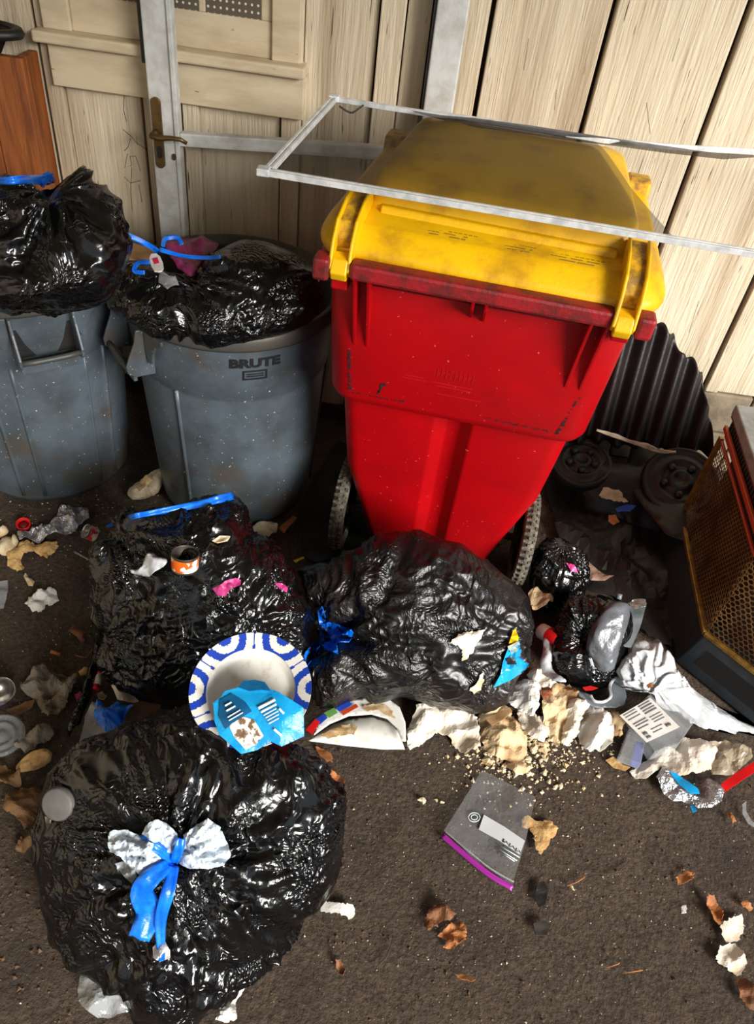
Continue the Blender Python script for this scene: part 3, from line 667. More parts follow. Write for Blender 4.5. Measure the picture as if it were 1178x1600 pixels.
# axle and wheels
q = B().tube([(-.27, .262, .14), (.27, .262, .14)], .011, 10); cl(q).build('axle', M_STEEL, cart)
def wheel(x):
    Mw = CM @ np.array(Matrix.Translation((x, .262, .14)) @ Matrix.Rotation(math.radians(90), 4, 'Y'))
    R, r = .118, .020
    b = B(); prof = [(R+r*math.cos(a)*1.0, r*math.sin(a)) for a in np.linspace(-math.pi, math.pi, 15)]
    b.lathe(prof, 56, Mw)
    kn = B()
    for i in range(44):
        a = 2*math.pi*i/44
        for zz, dr in ((-.0135, -.002), (0, .003), (.0135, -.002)):
            aa = a+(math.pi/44 if zz == 0 else 0); rr = R+r+dr-.003
            c = np.array([rr*math.cos(aa), rr*math.sin(aa), zz]); er = np.array([math.cos(aa), math.sin(aa), 0]); et = np.array([-math.sin(aa), math.cos(aa), 0]); ez = np.array([0, 0, 1.])
            V = [c+er*u+et*v+ez*w_ for u, v, w_ in ((-.003, -.0045, -.0045), (-.003, .0045, -.0045), (-.003, .0045, .0045), (-.003, -.0045, .0045), (.006, -.0036, -.0036), (.006, .0036, -.0036), (.006, .0036, .0036), (.006, -.0036, .0036))]
            kn.add(V, [(4, 5, 6, 7), (0, 1, 5, 4), (1, 2, 6, 5), (2, 3, 7, 6), (3, 0, 4, 7)])
    kn.xf(Mw); b.add(kn.V, kn.F)
    wh = empty('wheel', tuple(CM[:3, :3] @ np.array((x, .262, .14))+CM[:3, 3])); wh.parent = cart; wh.location = Vector(LOC[wh.name]-LOC[cart.name])
    t = b.build('tire', M_RUB, wh, smooth=False)
    B().lathe([(0, .014), (.03, .016), (.034, .006), (.09, .004), (.10, .012), (.104, 0), (.10, -.012), (.09, -.004), (.034, -.006), (.03, -.016), (0, -.014)], 40, Mw).build('hub', M_BLK, wh)
wheel(-.262); wheel(.268)
# yellow lid
LMx = CM @ np.array(Matrix.Translation((0, 0, 0)) @ Matrix.Rotation(math.radians(-2.0), 4, 'Z'))
lid = empty('lid', tuple(CM[:3, :3] @ np.array((0, .33, 1.0))+CM[:3, 3])); lid.parent = cart; lid.location = Vector(LOC[lid.name]-LOC[cart.name])
def rr(z, hw, y0, y1, r, hwf=None, n=7, zf=None):
    hwf = hwf or hw; P = []; zf = z if zf is None else zf
    def arc(cx, cy, a0, a1):
        for i in range(n+1):
            a = a0+(a1-a0)*i/n; y = cy+r*math.sin(a); P.append((cx+r*math.cos(a), y, z+(zf-z)*(y-y0)/(y1-y0)))
    arc(-hw+r, y0+r, math.pi, 1.5*math.pi); arc(hw-r, y0+r, 1.5*math.pi, 2*math.pi); arc(hwf-r, y1-r, 0, .5*math.pi); arc(-hwf+r, y1-r, .5*math.pi, math.pi)
    return P
LS = [rr(.985, .335, .022, .67, .07, .315), rr(1.003, .345, .016, .682, .075, .325), rr(1.018, .345, .02, .68, .075, .325), rr(1.043, .333, .05, .668, .07, .313), rr(1.05, .322, .062, .66, .065, .303),
      rr(1.054, .285, .135, .635, .05, .265), rr(1.064, .279, .139, .63, .05, .26), rr(1.10, .268, .148, .622, .05, .248), rr(1.112, .258, .160, .612, .05, .238), rr(1.126, .20, .25, .54, .05, .185), rr(1.13, .10, .33, .46, .04, .09)]
q = loft(LS, False, True); Vl = np.array(q.V); LIDV = Vl.copy(); q.V = [tuple(v) for v in Vl@LMx[:3, :3].T+LMx[:3, 3]]
lidb = q.build('lid_shell', M_YEL, lid); lidb.modifiers.new('bevel', 'BEVEL').width = .003; lidb.modifiers['bevel'].limit_method = 'ANGLE'; lidb.modifiers['bevel'].angle_limit = math.radians(24)
SURF.append((q.V, q.F))
def prism_x(x0, x1, prof, name, m, par, M=LMx, bev=.003):
    V = [(x0, *p) for p in prof]+[(x1, *p) for p in prof]; n = len(prof)
    q = B().add(V, [list(range(n)), list(range(n, 2*n))[::-1]]+[(i, n+i, n+(i+1) % n, (i+1) % n) for i in range(n)]).xf(M)
    return mk(name, q.V, q.F, m, par, smooth=False, bev=bev)
for x in (-.278, .272):
    prism_x(x-.020, x+.020, [(.16, 1.06), (.15, 1.085), (.08, 1.078), (.03, 1.062), (.012, 1.035), (.02, 1.01), (.06, 1.02)], 'hinge_arm', M_YELG, lid)
    for s in (-1, 1):
        prism_x(x+s*.0185-.0035, x+s*.0185+.0035, [(.15, 1.06), (.14, 1.094), (.08, 1.088), (.02, 1.068), (-.008, 1.035), (-.026, .985), (-.01, .968), (.012, .98), (.02, 1.01)], 'hinge_flange', M_YEL, lid)
    prism_x(x-.0165, x+.0165, [(.01, 1.01), (-.018, 1.004), (-.03, .98), (-.02, .962), (.005, .965)], 'hinge_clip', M_YEL, lid)
# ridge along the plate and the small side tab at the far right
prism_x(-.235, .238, [(.150, 1.045), (.140, 1.066), (.126, 1.066), (.116, 1.045)], 'plate_ridge', M_YEL, lid)
prism_x(.262, .318, [(.52, 1.03), (.53, 1.075), (.60, 1.072), (.645, 1.03)], 'side_tab', M_YELG, lid, bev=.008)
prism_x(-.318, -.262, [(.52, 1.03), (.53, 1.075), (.60, 1.072), (.645, 1.03)], 'side_tab', M_YELG, lid, bev=.008)
for (cx, cy, n, ww) in ((-.09, .085, 3, .06), (.05, .085, 3, .035), (.16, .083, 3, .06)):
    for k in range(n):
        y = cy+.012*(1-k); x0 = cx-ww*(1-.2*k); 
        b = B()
        for j in range(12):
            xx = x0+2*ww*(1-.2*k)*j/12
            if random.random() < .75: b.box(xx, xx+ww*.11, y-.0016, y+.0016, 1.044, 1.0515+.0001*j)
        b.xf(LMx); mk('worn_lettering', b.V, b.F, mat('worn_moulded_letter', (150, 118, 30), .6), lid, smooth=False)

# ================================================================== WINDOW SCREEN ON THE LID
def LW(x, y, z): return CM[:3, :3] @ np.array((x, y, z))+CM[:3, 3]
scr = empty('window_screen', tuple(LW(.1, .4, 1.12))); tag(scr, 'torn window screen in a bent aluminium frame lying across the yellow lid', 'window screen')
def barpoly(pts, w, h, name):
    b = B()
    pts = [np.array(p) for p in pts]
    V = []; F = []
    for i, p in enumerate(pts):
        d = pts[min(i+1, len(pts)-1)]-pts[max(i-1, 0)]; d = d/np.linalg.norm(d); r = np.cross(d, (0, 0, 1)); r /= np.linalg.norm(r); u = np.cross(r, d)
        for sx, su in ((-1, -1), (1, -1), (1, 1), (.2, 1), (.1, .5), (-.1, .5), (-.2, 1), (-1, 1)): V.append(p+r*sx*w/2+u*su*h/2)
    n = 8
    for i in range(len(pts)-1):
        for j in range(n): F.append((i*n+j, i*n+(j+1) % n, (i+1)*n+(j+1) % n, (i+1)*n+j))
    F += [list(range(n)), [(len(pts)-1)*n+j for j in range(n)][::-1]]
    return mk(name, V, F, M_ALU, scr, smooth=False, bev=.001)
ZS = 1.128
f0, f1 = G(412, 268, ZS), G(1178, 396, ZS); fd = (f1-f0)/np.linalg.norm(f1-f0); f2 = f0+fd*1.38
bpx = [(522, 154), (600, 167), (659, 176), (737, 186), (943, 219), (1041, 229), (1178, 237)]
bz = [1.128, 1.13, 1.132, 1.134, 1.134, 1.13, 1.125]
bp = [G(x, y, z) for (x, y), z in zip(bpx, bz)]; bdir = (bp[-1]-bp[-2])/np.linalg.norm(bp[-1]-bp[-2]); bp.append(bp[-1]+bdir*.42*np.array([1, .2, 1]))
barpoly([f0, f0+(f2-f0)*.33, f0+(f2-f0)*.66, f2], .017, .011, 'frame_bar')
barpoly(bp, .014, .010, 'frame_bar')
barpoly([f0+fd*.006, bp[0]], .017, .011, 'frame_bar')
barpoly([f2-fd*.01, bp[-1]], .017, .011, 'frame_bar')
q = B().box(-.012, .012, -.012, .012, -.006, .008); 
for P_ in (f0, bp[0]):
    V = np.array(q.V)+P_; mk('corner_piece', V, q.F, M_ALU, scr, smooth=False, bev=.002)
def meshmat(name, fac, c):
    m = bpy.data.materials.new(name); m.use_nodes = True; b = m.node_tree.nodes['Principled BSDF']
    b.inputs['Base Color'].default_value = (*srgb(c), 1); b.inputs['Roughness'].default_value = .7; b.inputs['Alpha'].default_value = fac; return m
M_NET = meshmat('screen_netting', .57, (44, 38, 20)); M_NETD = meshmat('bunched_netting', .78, (44, 42, 40))
LB = BVHTree.FromPolygons(SURF[0][0], SURF[0][1])
def lid_z(x, y):
    r = LB.ray_cast(Vector((x, y, 2)), Vector((0, 0, -1))); return r[0].z if r[0] is not None else 0.
Ci = np.linalg.inv(CM)
V = []; nu, nv = 46, 26
for i in range(nu):
    u = i/(nu-1)
    for j in range(nv):
        v = j/(nv-1)
        near = f0+fd*(.0+u*.775); far_t = u*.62
        # matching point along the bent back bar
        seg = np.cumsum([0]+[np.linalg.norm(bp[k+1]-bp[k]) for k in range(len(bp)-1)]); k = np.searchsorted(seg, far_t, 'right')-1; fr_ = (far_t-seg[k])/(seg[k+1]-seg[k]); far = bp[k]+(bp[k+1]-bp[k])*fr_
        vn = v if u < .22 else .055*sst(.22, .28, u)+v*(1-.055*sst(.22, .28, u))
        P_ = near+(far-near)*vn
        sag = .012*math.sin(math.pi*vn)*(1-.6*u)
        zl = max(lid_z(P_[0]+ddx, P_[1]+ddy) for ddx, ddy in ((0, 0), (.012, 0), (-.012, 0), (0, .012), (0, -.012)))
        V.append((P_[0], P_[1], max(P_[2]-sag-.004, zl+.006) if zl > .9 else P_[2]-sag-.004))
V = np.array(V)
F = [(i*nv+j, i*nv+j+1, (i+1)*nv+j+1, (i+1)*nv+j) for i in range(nu-1) for j in range(nv-1)]
mk('netting', V, F, M_NET, scr)
# loose netting bunched along the back bar
top = [(640, 172), (690, 180), (740, 184), (830, 196), (900, 207), (960, 216), (1040, 228), (1110, 238), (1178, 242)]
bot = [(650, 176), (700, 190), (745, 199), (830, 211), (900, 221), (960, 228), (1040, 239), (1130, 249), (1178, 246)]
V = []; F = []
for k in range(len(top)):
    for j in range(4):
        t_ = j/3; x = top[k][0]+(bot[k][0]-top[k][0])*t_; y = top[k][1]+(bot[k][1]-top[k][1])*t_
        V.append(G(x, y, 1.145-.02*t_+.004*math.sin(k*2.1+j)))
F = [(k*4+j, k*4+j+1, k*4+5+j, k*4+4+j) for k in range(len(top)-1) for j in range(3)]
mk('loose_netting', V, F, M_NETD, scr)
ribbon('torn_strand', [G(530, 166, 1.13), G(548, 176, 1.12), G(560, 170, 1.125), G(568, 164, 1.13)], .004, M_NETD, scr)

# ================================================================== CORRUGATED SHEET
def corr():
    n = 150; m = 26; V = []; F = []
    base = np.array([.50, 2.03, 0.03]); 
    xr = np.linspace(0, .60, n)
    a = G(950, 505, 0)
    for i, x in enumerate(xr):
        wv = .016*math.cos(2*math.pi*x/.064)
        # rounded upper right outline
        t = x/.60
        ztop = .60*math.sqrt(max(0, 1-max(0, (t-.10)/.905)**2.3))*.98+.012*math.sin(9*t*3)+.006*math.sin(t*90)
        z0 = .17+.03*math.sin(x*40)*.2 
        ztop = max(ztop, z0+.01)
        for j in range(m):
            z = z0+(ztop-z0)*j/(m-1)
            V.append((base[0]+x, 2.03+.21*(z/.62)-wv+.04*t, z))
    F = [(i*m+j, (i+1)*m+j, (i+1)*m+j+1, i*m+j+1) for i in range(n-1) for j in range(m-1)]
    return V, F
tag(mk('corrugated_sheet', *corr(), M_CORR, solid=.0018), 'dark maroon corrugated sheet with a rounded broken edge leaning on the wall behind the cart', 'corrugated sheet')
# pale broken lip along its foot
b = B()
pts = [Wy(x, y, 1.99) for x, y in ((932, 672), (958, 680), (985, 690), (1010, 697), (1030, 705), (1056, 706))]
ribbon('broken_edge_strip', pts, [.006, .014, .008, .018, .012, .006], M_FOAM, None, thick=.004, twist=.5)
tag(bpy.data.objects['broken_edge_strip'], 'pale jagged broken strip along the foot of the corrugated sheet', 'strip')

# ================================================================== BLACK WHEEL COVERS
def cover(c, n, R, label, boss=True):
    nrm = Vector(n).normalized(); M = np.array(Matrix.Translation(c) @ nrm.to_track_quat('Z', 'Y').to_matrix().to_4x4())
    e = empty('wheel_cover', tuple(c)); tag(e, label, 'wheel cover', 'black plastic wheel covers')
    B().lathe([(R, -.03), (R+.004, -.01), (R, .004), (R*.93, .012), (R*.86, .004), (R*.78, .0), (R*.66, .012), (R*.58, .014), (R*.5, .004), (R*.36, .004), (R*.3, .016), (R*.2, .02), (R*.17, .012), (0, .012)], 48, M).build('disc', M_BLK, e)
    for k in range(5):
        a = 2*math.pi*k/5; qq = B().lathe([(.012, .004), (.012, .018), (.008, .022), (0, .022)], 10, M@np.array(Matrix.Translation((R*.43*math.cos(a), R*.43*math.sin(a), 0)))); qq.build('bolt_cap', M_BLK, e)
    return e
cover(G(1062, 752, .17), (-.25, -.5, .85), .115, 'large black plastic wheel cover beside the heater below the corrugated sheet')
cover(G(908, 722, .13), (-.1, -.25, 1), .10, 'black plastic wheel cover half hidden behind the right side of the red cart')
cover(G(1065, 818, .07), (-.1, -.6, .8), .06, 'small black plastic wheel cover lowest beside the heater grille')
sheet('moulded_tray', [(985, 700), (1040, 706), (1110, 730), (1120, 790), (1075, 850), (1040, 835), (1000, 790), (972, 750)], .10, M_BLK, amp=.012, freq=14, thick=.004, seed=4, sm=True, dome=.03, step=8)
tag(bpy.data.objects['moulded_tray'], 'black moulded plastic tray under the large wheel cover', 'tray')
def heap(name, label, outline, c, zc, D, m, cat, seed=1, **k):
    P, F = blob(outline, c, zc, D, seed=seed, small=k.pop('small', True), **k); o = mk(name, P, F, m); tag(o, label, cat); SURF.append((P, F)); return o
# dark clutter that carries the covers
heap('dark_junk_mound', 'mound of dark plastic junk under the wheel covers behind the cart', [(905, 720), (960, 720), (1060, 740), (1085, 780), (1070, 850), (1030, 870), (960, 840), (910, 800), (900, 760)], (1000, 790), .04, .07, M_BLK, 'junk', 3, crum=.012, cf=9)

# ================================================================== HEATER
ht = empty('gas_heater', (1.15, 1.5, 0)); tag(ht, 'black bay-fronted heater with bronze honeycomb grille at the right edge', 'heater')
def poly_prism(pl, z0, z1, pl1=None):
    pl1 = pl1 or pl; n = len(pl); V = [(x, y, z0) for x, y in pl]+[(x, y, z1) for x, y in pl1]
    return V, [list(range(n))[::-1], list(range(n, 2*n))]+[(i, (i+1) % n, n+(i+1) % n, n+i) for i in range(n)]
A0, A1, A2, A3, A4 = (.955, 1.86), (.925, 1.385), (1.12, 1.19), (1.45, 1.19), (1.45, 1.86)
def off(d): return [(A0[0]-d, A0[1]+d*.2), (A1[0]-d, A1[1]-d*.4), (A2[0]-d*.4, A2[1]-d), (A3[0], A3[1]-d), (A4[0], A4[1]+d*.2)]
mk('plinth', *poly_prism(off(.05), 0, .105, off(.006)), M_HEAT, ht, smooth=False, bev=.005)
# slot in the angled plinth face
def face_pt(a, b, z0o, z1o, t, h, out):
    p0 = np.array([*a, 0])+(np.array([*b, 0])-np.array([*a, 0]))*t
    return p0
pa, pb = np.array(off(.05)[1]), np.array(off(.05)[2]); pc, pd = np.array(off(.006)[1]), np.array(off(.006)[2])
def onp(t, h, o=.0): 
    lo_ = pa+(pb-pa)*t; hi_ = pc+(pd-pc)*t; p = lo_+(hi_-lo_)*h; return (p[0]-o*.6, p[1]-o*.6, .105*h+o*.3)
V = [onp(.12, .28, .001), onp(.88, .28, .001), onp(.88, .74, .001), onp(.12, .74, .001)]; V2 = [onp(.12, .28, -.01), onp(.88, .28, -.01), onp(.88, .74, -.01), onp(.12, .74, -.01)]
mk('slot', V+V2, [(0, 1, 2, 3), (4, 7, 6, 5), (0, 4, 5, 1), (1, 5, 6, 2), (2, 6, 7, 3), (3, 7, 4, 0)], mat('black_void', (6, 6, 6), .9), ht, smooth=False)
mk('firebox', *poly_prism(off(-.05), .105, .44), mat('dark_brown_interior', (40, 24, 16), .7, c2=(66, 36, 20), ns=8), ht, smooth=False)
ZG0, ZG1 = .115, .405
def hexpanel(a, b, z0, z1, nm, rad=.0088):
    a = np.array([*a, 0.]); b = np.array([*b, 0.]); L_ = np.linalg.norm(b-a); ux = (b-a)/L_; q = B(); dx = rad*math.sqrt(3); dy = rad*1.5
    nr = int((z1-z0)/dy); nc = int(L_/dx)
    nn = np.array([-ux[1], ux[0], 0]); 
    for r_ in range(nr+1):
        for c_ in range(nc+1):
            cx = c_*dx+(dx/2 if r_ % 2 else 0); cz = z0+r_*dy
            if cx > L_ or cz > z1: continue
            P_ = []
            for R_ in (rad*1.0, rad*.80):
                for k in range(6):
                    an = math.pi/6+k*math.pi/3; P_.append(a+ux*(cx+R_*math.cos(an))+np.array([0, 0, cz+R_*math.sin(an)]))
            q.add(P_, [(k, (k+1) % 6, 6+(k+1) % 6, 6+k) for k in range(6)])
    return mk(nm, q.V, q.F, M_GRILLE, ht, smooth=False, solid=.0015)
o1 = off(.0); hexpanel(o1[0], o1[1], ZG0, ZG1, 'grille'); hexpanel(o1[1], o1[2], ZG0, ZG1, 'grille'); hexpanel(o1[2], o1[3], ZG0, ZG1, 'grille')
def strip(z, w_, h_, m, nm, d=.004):
    o = off(d)
    for i in range(3):
        q = B().bar((*o[i], z), (*o[i+1], z), w_, h_); mk(nm, q.V, q.F, m, ht, smooth=False, bev=.002)
strip(.112, .012, .014, M_GOLD, 'gold_trim', .006); strip(.412, .008, .008, M_ORST, 'red_bead', .002)
q = B().bar((*off(.004)[0], .112), (*off(.004)[0], .42), .014, .012, up=(1, 0, 0)); mk('gold_trim', q.V, q.F, M_GOLD, ht, smooth=False)
mk('vent_band', *poly_prism(off(-.004), .42, .50), M_HEAT, ht, smooth=False)
for k in range(26):
    p = np.array(off(-.003)[0])+(np.array(off(-.003)[1])-np.array(off(-.003)[0]))*(k+.5)/26; q = B().box(p[0]-.004, p[0]+.004, p[1]-.005, p[1]+.005, .428, .492); mk('vent_fin', q.V, q.F, M_BLK, ht, smooth=False)
strip(.455, .010, .016, M_ORST, 'orange_strip', .008)
mk('top_slab', *poly_prism(off(.012), .50, .535), M_STONE, ht, smooth=False, bev=.004)
mk('top_edge', *poly_prism(off(.008), .492, .50), mat('dark_red_edge', (86, 30, 24), .5), ht, smooth=False)

# ================================================================== BAGS
# bag standing in the left can
bA = bag('garbage_bag', 'tall black garbage bag bulging out of the far left can, blue tie at neck', outline=[(-150, 330), (-60, 290), (20, 285), (70, 288), (92, 284), (121, 264), (150, 288), (188, 326), (201, 362), (193, 405), (176, 455), (155, 474), (92, 486), (0, 492), (-90, 488), (-150, 450)], c=(30, 390), zc=.95, D=.19, ties=((84, 290, .03, 2.6, 130),), seed=3, crum=.010, p=.75, lowz=.5, cf=12)
# bag in the lettered can
bB = bag('garbage_bag', 'shiny black garbage bag sagging inside the lettered can', outline=[(167, 462), (178, 415), (215, 408), (262, 425), (300, 432), (330, 400), (371, 384), (412, 380), (470, 396), (506, 430), (510, 480), (478, 512), (412, 532), (344, 541), (262, 532), (210, 503), (180, 484)], c=(335, 465), zc=.73, D=.10, ties=((265, 420, .025, 2.4, 120),), seed=5, crum=.011, p=.75, lowz=.25, cf=13, pits=((290, 425, -.035, 34),))
bC = bag('garbage_bag', 'large black garbage bag in front of the cans carrying an open orange tin', outline=[(160, 832), (172, 812), (240, 800), (320, 782), (365, 778), (385, 800), (388, 836), (424, 845), (463, 896), (486, 960), (484, 1015), (440, 1070), (370, 1092), (297, 1102), (215, 1097), (150, 1040), (150, 985), (140, 890)], c=(310, 945), zc=.20, D=.20, ties=((168, 828, .022, 3.2, 150), (152, 1000, .016, 3.2, 110), (400, 980, .007, 4, 120)), seed=8, crum=.011, p=.72, cf=15)
bD = bag('garbage_bag', 'dusty black garbage bag slumped against the foot of the red cart', m=M_BAG2, outline=[(480, 880), (540, 868), (600, 838), (640, 831), (700, 843), (742, 860), (790, 900), (826, 940), (840, 985), (832, 1030), (803, 1080), (760, 1110), (700, 1106), (600, 1090), (545, 1090), (500, 1098), (486, 1050), (496, 1000), (490, 960), (478, 915)], c=(660, 975), zc=.17, D=.17, ties=((505, 1000, .030, 2.6, 230), (840, 1000, .014, 3, 120)), seed=12, crum=.009, p=.72, cf=10, fine=.003)
bE = bag('garbage_bag', 'shiny black garbage bag nearest the camera, white paper tied in blue on top', outline=[(123, 1165), (210, 1138), (295, 1106), (350, 1130), (440, 1160), (497, 1190), (540, 1243), (532, 1300), (530, 1372), (470, 1446), (396, 1516), (352, 1556), (300, 1600), (236, 1612), (190, 1560), (128, 1520), (86, 1464), (62, 1375), (60, 1330), (76, 1218)], c=(290, 1350), zc=.19, D=.19, ties=((270, 1345, .026, 3.0, 190),), seed=21, crum=.014, p=.72, cf=16, fine=.005)
bF = bag('garbage_bag', 'small crumpled black garbage bag behind the right wheel of the red cart', outline=[(838, 850), (870, 832), (905, 850), (925, 880), (915, 930), (880, 955), (845, 950), (825, 920)], c=(872, 895), zc=.09, D=.1, ties=((880, 850, .006, 3, 70),), seed=31, crum=.01, p=.8, cf=18)
rebuild()
def H(x, y, l=.006):
    p = hit(x, y)
    return p+np.array([0, -.35, .94])*l
# ties
ribbon('drawstring', [H(-60, 282, .01), H(0, 288, .008), H(40, 288, .01), H(70, 290, .015), H(86, 287, .015)], [.012, .012, .014, .02, .016], M_BLUE, bA, seed=1)
sheet('knot', [(60, 283), (78, 280), (90, 284), (88, 296), (72, 300), (62, 294)], .8, M_BLUE, amp=.008, freq=60, on=True, step=3, parent=bA, seed=3, lift=.008)
p0 = G(158, 356, .93)
ribbon('drawstring', [p0, G(200, 368, .90), G(235, 385, .87), H(250, 404, .02)], [.011, .011, .012, .012], M_BLUE, bB, seed=2)
ribbon('drawstring', [H(252, 402, .025), H(290, 410, .02), H(325, 410, .015), H(345, 406, .01)], [.011, .009, .009, .008], M_BLUE, bB, seed=3)
ribbon('drawstring', [H(240, 420, .02), H(220, 420, .02), H(212, 430, .014), H(228, 432, .012)], .010, M_BLUE, bB, seed=4)
ribbon('drawstring', [H(258, 400, .03), H(262, 388, .03), H(280, 386, .03), H(286, 392, .02)], .010, M_BLUE, bB, seed=5)
ribbon('drawstring', [H(168, 826, .012), H(205, 812, .012), H(238, 806, .014), H(300, 794, .012), H(345, 784, .014), H(366, 778, .012)], [.008, .012, .012, .016, .018, .018], M_BLUE, bC, seed=6)
for k, (pl, s_) in enumerate((([(495, 985), (515, 975), (545, 985), (553, 995), (545, 1008), (525, 1010), (528, 1028), (512, 1022), (500, 1008)], 1), ([(496, 955), (503, 952), (512, 985), (500, 992)], 2), ([(475, 1030), (490, 1006), (503, 1000), (500, 1012), (480, 1045)], 3))):
    sheet('drawstring', pl, 0, M_BLUE, amp=.012, freq=45, on=True, step=4, parent=bD, seed=40+k, lift=.01)
# front bag: blue tie
ribbon('drawstring', [H(224, 1308, .02), H(250, 1325, .03), H(276, 1348, .035)], [.012, .016, .014], M_BLUE, bE, seed=7)
ribbon('drawstring', [H(288, 1312, .03), H(284, 1332, .035), H(276, 1350, .035)], [.014, .016, .014], M_BLUE, bE, seed=8)
ribbon('drawstring', [H(276, 1350, .036), H(244, 1372, .04), H(228, 1395, .035), H(238, 1425, .03), H(222, 1466, .025)], [.018, .03, .034, .04, .034], M_BLUE, bE, seed=9)
ribbon('drawstring', [H(278, 1354, .036), H(268, 1395, .035), H(256, 1440, .028), H(256, 1500, .02)], [.016, .022, .018, .010], M_BLUE, bE, seed=10)

# ================================================================== LITTER
def orient(c, n, spin=0.): return np.array(Matrix.Translation(tuple(c)) @ Vector(n).normalized().to_track_quat('Z', 'Y').to_matrix().to_4x4() @ Matrix.Rotation(spin, 4, 'Z'))
def S(name, label, cat, poly, m, group=None, **k):
    o = sheet(name, poly, m=m, **k); tag(o, label, cat, group); return o
# --- on and in the lettered can
S('cardboard_piece', 'brown cardboard flap stuck between the two grey cans', 'cardboard', [(193, 376), (238, 390), (243, 398), (238, 412), (190, 404)], M_CARD, z=.80, amp=.002, freq=20, thick=.004, round_=0)
S('purple_bag', 'purple plastic bag poking out of the lettered can', 'plastic bag', [(256, 392), (285, 385), (344, 393), (338, 402), (318, 412), (302, 440), (284, 432), (262, 412)], M_MAG, z=.775, amp=.016, freq=42, step=4, sm=True, seed=5, lift=.014, round_=1)
tg = S('drawstring_tag', 'small white tag with a red spot on the blue string', 'tag', [(232, 398), (248, 396), (257, 418), (252, 426), (238, 424)], M_WHITEP, z=.84, amp=.001, freq=20, thick=.003, step=4, round_=1)
sheet('red_spot', [(238, 404), (246, 402), (249, 411), (241, 413)], z=.8425, m=M_REDP, amp=0, thick=.001, step=4, parent=tg)
S('film_scrap', 'grey clear film scrap below the white tag', 'film', [(250, 424), (270, 432), (280, 448), (262, 456), (248, 444)], M_CLEAR, z=.80, amp=.01, freq=50, step=4, sm=True)
# --- between the cans
P, F = blob([(196, 770), (215, 752), (238, 735), (256, 728), (262, 745), (250, 770), (228, 782), (205, 784)], (230, 760), .03, .03, seed=51, small=True, crum=.005, p=.6, pits=((235, 748, -.03, 20),))
tag(mk('foam_bowl', P, F, M_FOAM), 'dirty off-white foam bowl wedged between the two cans', 'bowl')
S('food_scraps', 'brown food scraps in the foam bowl', 'food scraps', [(212, 762), (232, 744), (248, 734), (250, 742), (236, 756), (218, 770)], M_STAIN, z=.052, amp=.008, freq=60, step=3)
# --- left floor
M = orient(G(37, 821, .006), (.2, -.3, 1)); cp = empty('screw_cap', tuple(G(37, 821))); tag(cp, 'red bottle cap lying open on the dirt below the left can', 'bottle cap')
B().lathe([(0, .0), (.018, .0), (.0195, .003), (.0195, .014), (.018, .0145), (.0165, .013), (.0165, .003), (0, .0028)], 32, M).build('shell', M_REDP, cp)
B().lathe([(.0, .0032), (.014, .0032), (.014, .0045), (0, .0045)], 24, M).build('liner', mat('dark_red_liner', (96, 8, 12), .5), cp)
S('foil_ball', 'crumpled silver foil strip on the dirt below the left can', 'foil', [(28, 836), (52, 830), (79, 819), (87, 810), (97, 792), (115, 792), (139, 797), (140, 812), (126, 822), (113, 836), (87, 839), (60, 849), (32, 849)], M_FOIL, amp=.014, freq=75, step=2.6, seed=7, dome=.012, thick=.001)
tanpcs = [([(0, 846), (14, 838), (26, 848), (24, 866), (6, 870), (-6, 862)], 'pale bread lump at the left edge beside the foil'), ([(0, 826), (10, 824), (14, 834), (2, 840), (-6, 834)], 'small pale bread lump above the larger one at left edge'), ([(18, 842), (26, 838), (30, 850), (20, 858)], 'small pale bread lump under the end of the foil')]
for k, (pl, lb) in enumerate(tanpcs): S('bread_lump', lb, 'food', pl, M_PALE, 'bread lumps by the foil', amp=.004, freq=60, step=3, dome=.016, sm=True, seed=60+k, thick=.004, round_=1)
S('dried_crust', 'curved tan dried crust below the foil', 'food', [(12, 866), (24, 858), (42, 850), (60, 852), (90, 848), (88, 862), (74, 872), (54, 864), (38, 868), (32, 878), (38, 888), (26, 893), (12, 884)], M_TAN, amp=.008, freq=50, step=3, dome=.008, seed=65, thick=.003, jag=.9)
S('onion_skin', 'small tan curl lying above the white tissue at left', 'peel', [(37, 900), (40, 896), (46, 904), (54, 910), (52, 917), (45, 916), (41, 908)], M_PALE, amp=.004, freq=80, step=2.5, dome=.006, thick=.002)
S('tissue', 'small white crumpled tissue alone on the dirt at left', 'tissue', [(40, 946), (46, 936), (57, 932), (62, 928), (70, 930), (80, 922), (88, 924), (93, 940), (84, 944), (72, 948), (66, 959), (52, 957)], M_WHITEP, amp=.012, freq=70, step=2.6, seed=9, dome=.008, jag=.9)
S('clear_wrapper', 'piece of clear wrapper cut by the left edge above the tin', 'wrapper', [(-10, 910), (12, 907), (13, 925), (6, 952), (-10, 953)], M_CLEAR, amp=.004, freq=40, step=4)
S('bark_chip', 'brown curled chip with pale edge on the dirt left of the bag', 'wood chip', [(107, 986), (114, 977), (124, 984), (137, 990), (135, 1003), (128, 1007), (120, 996)], M_LEAF, amp=.006, freq=50, step=3, dome=.006)
q = B().tube([G(80, 1018, .006), G(95, 1023, .006)], .0045, 8); tag(q.build('filter_tip', M_LEAFO, None), 'short orange cigarette filter on the dirt at left', 'cigarette butt')
S('dirty_tissue', 'large dirty grey crumpled tissue on the dirt left of the bags', 'tissue', [(33, 1075), (44, 1066), (52, 1058), (58, 1048), (72, 1045), (84, 1050), (104, 1056), (124, 1060), (120, 1078), (112, 1090), (104, 1108), (92, 1120), (78, 1126), (64, 1108), (54, 1092), (38, 1084)], M_GREYT, amp=.018, freq=48, step=3, seed=14, dome=.012, jag=.9)
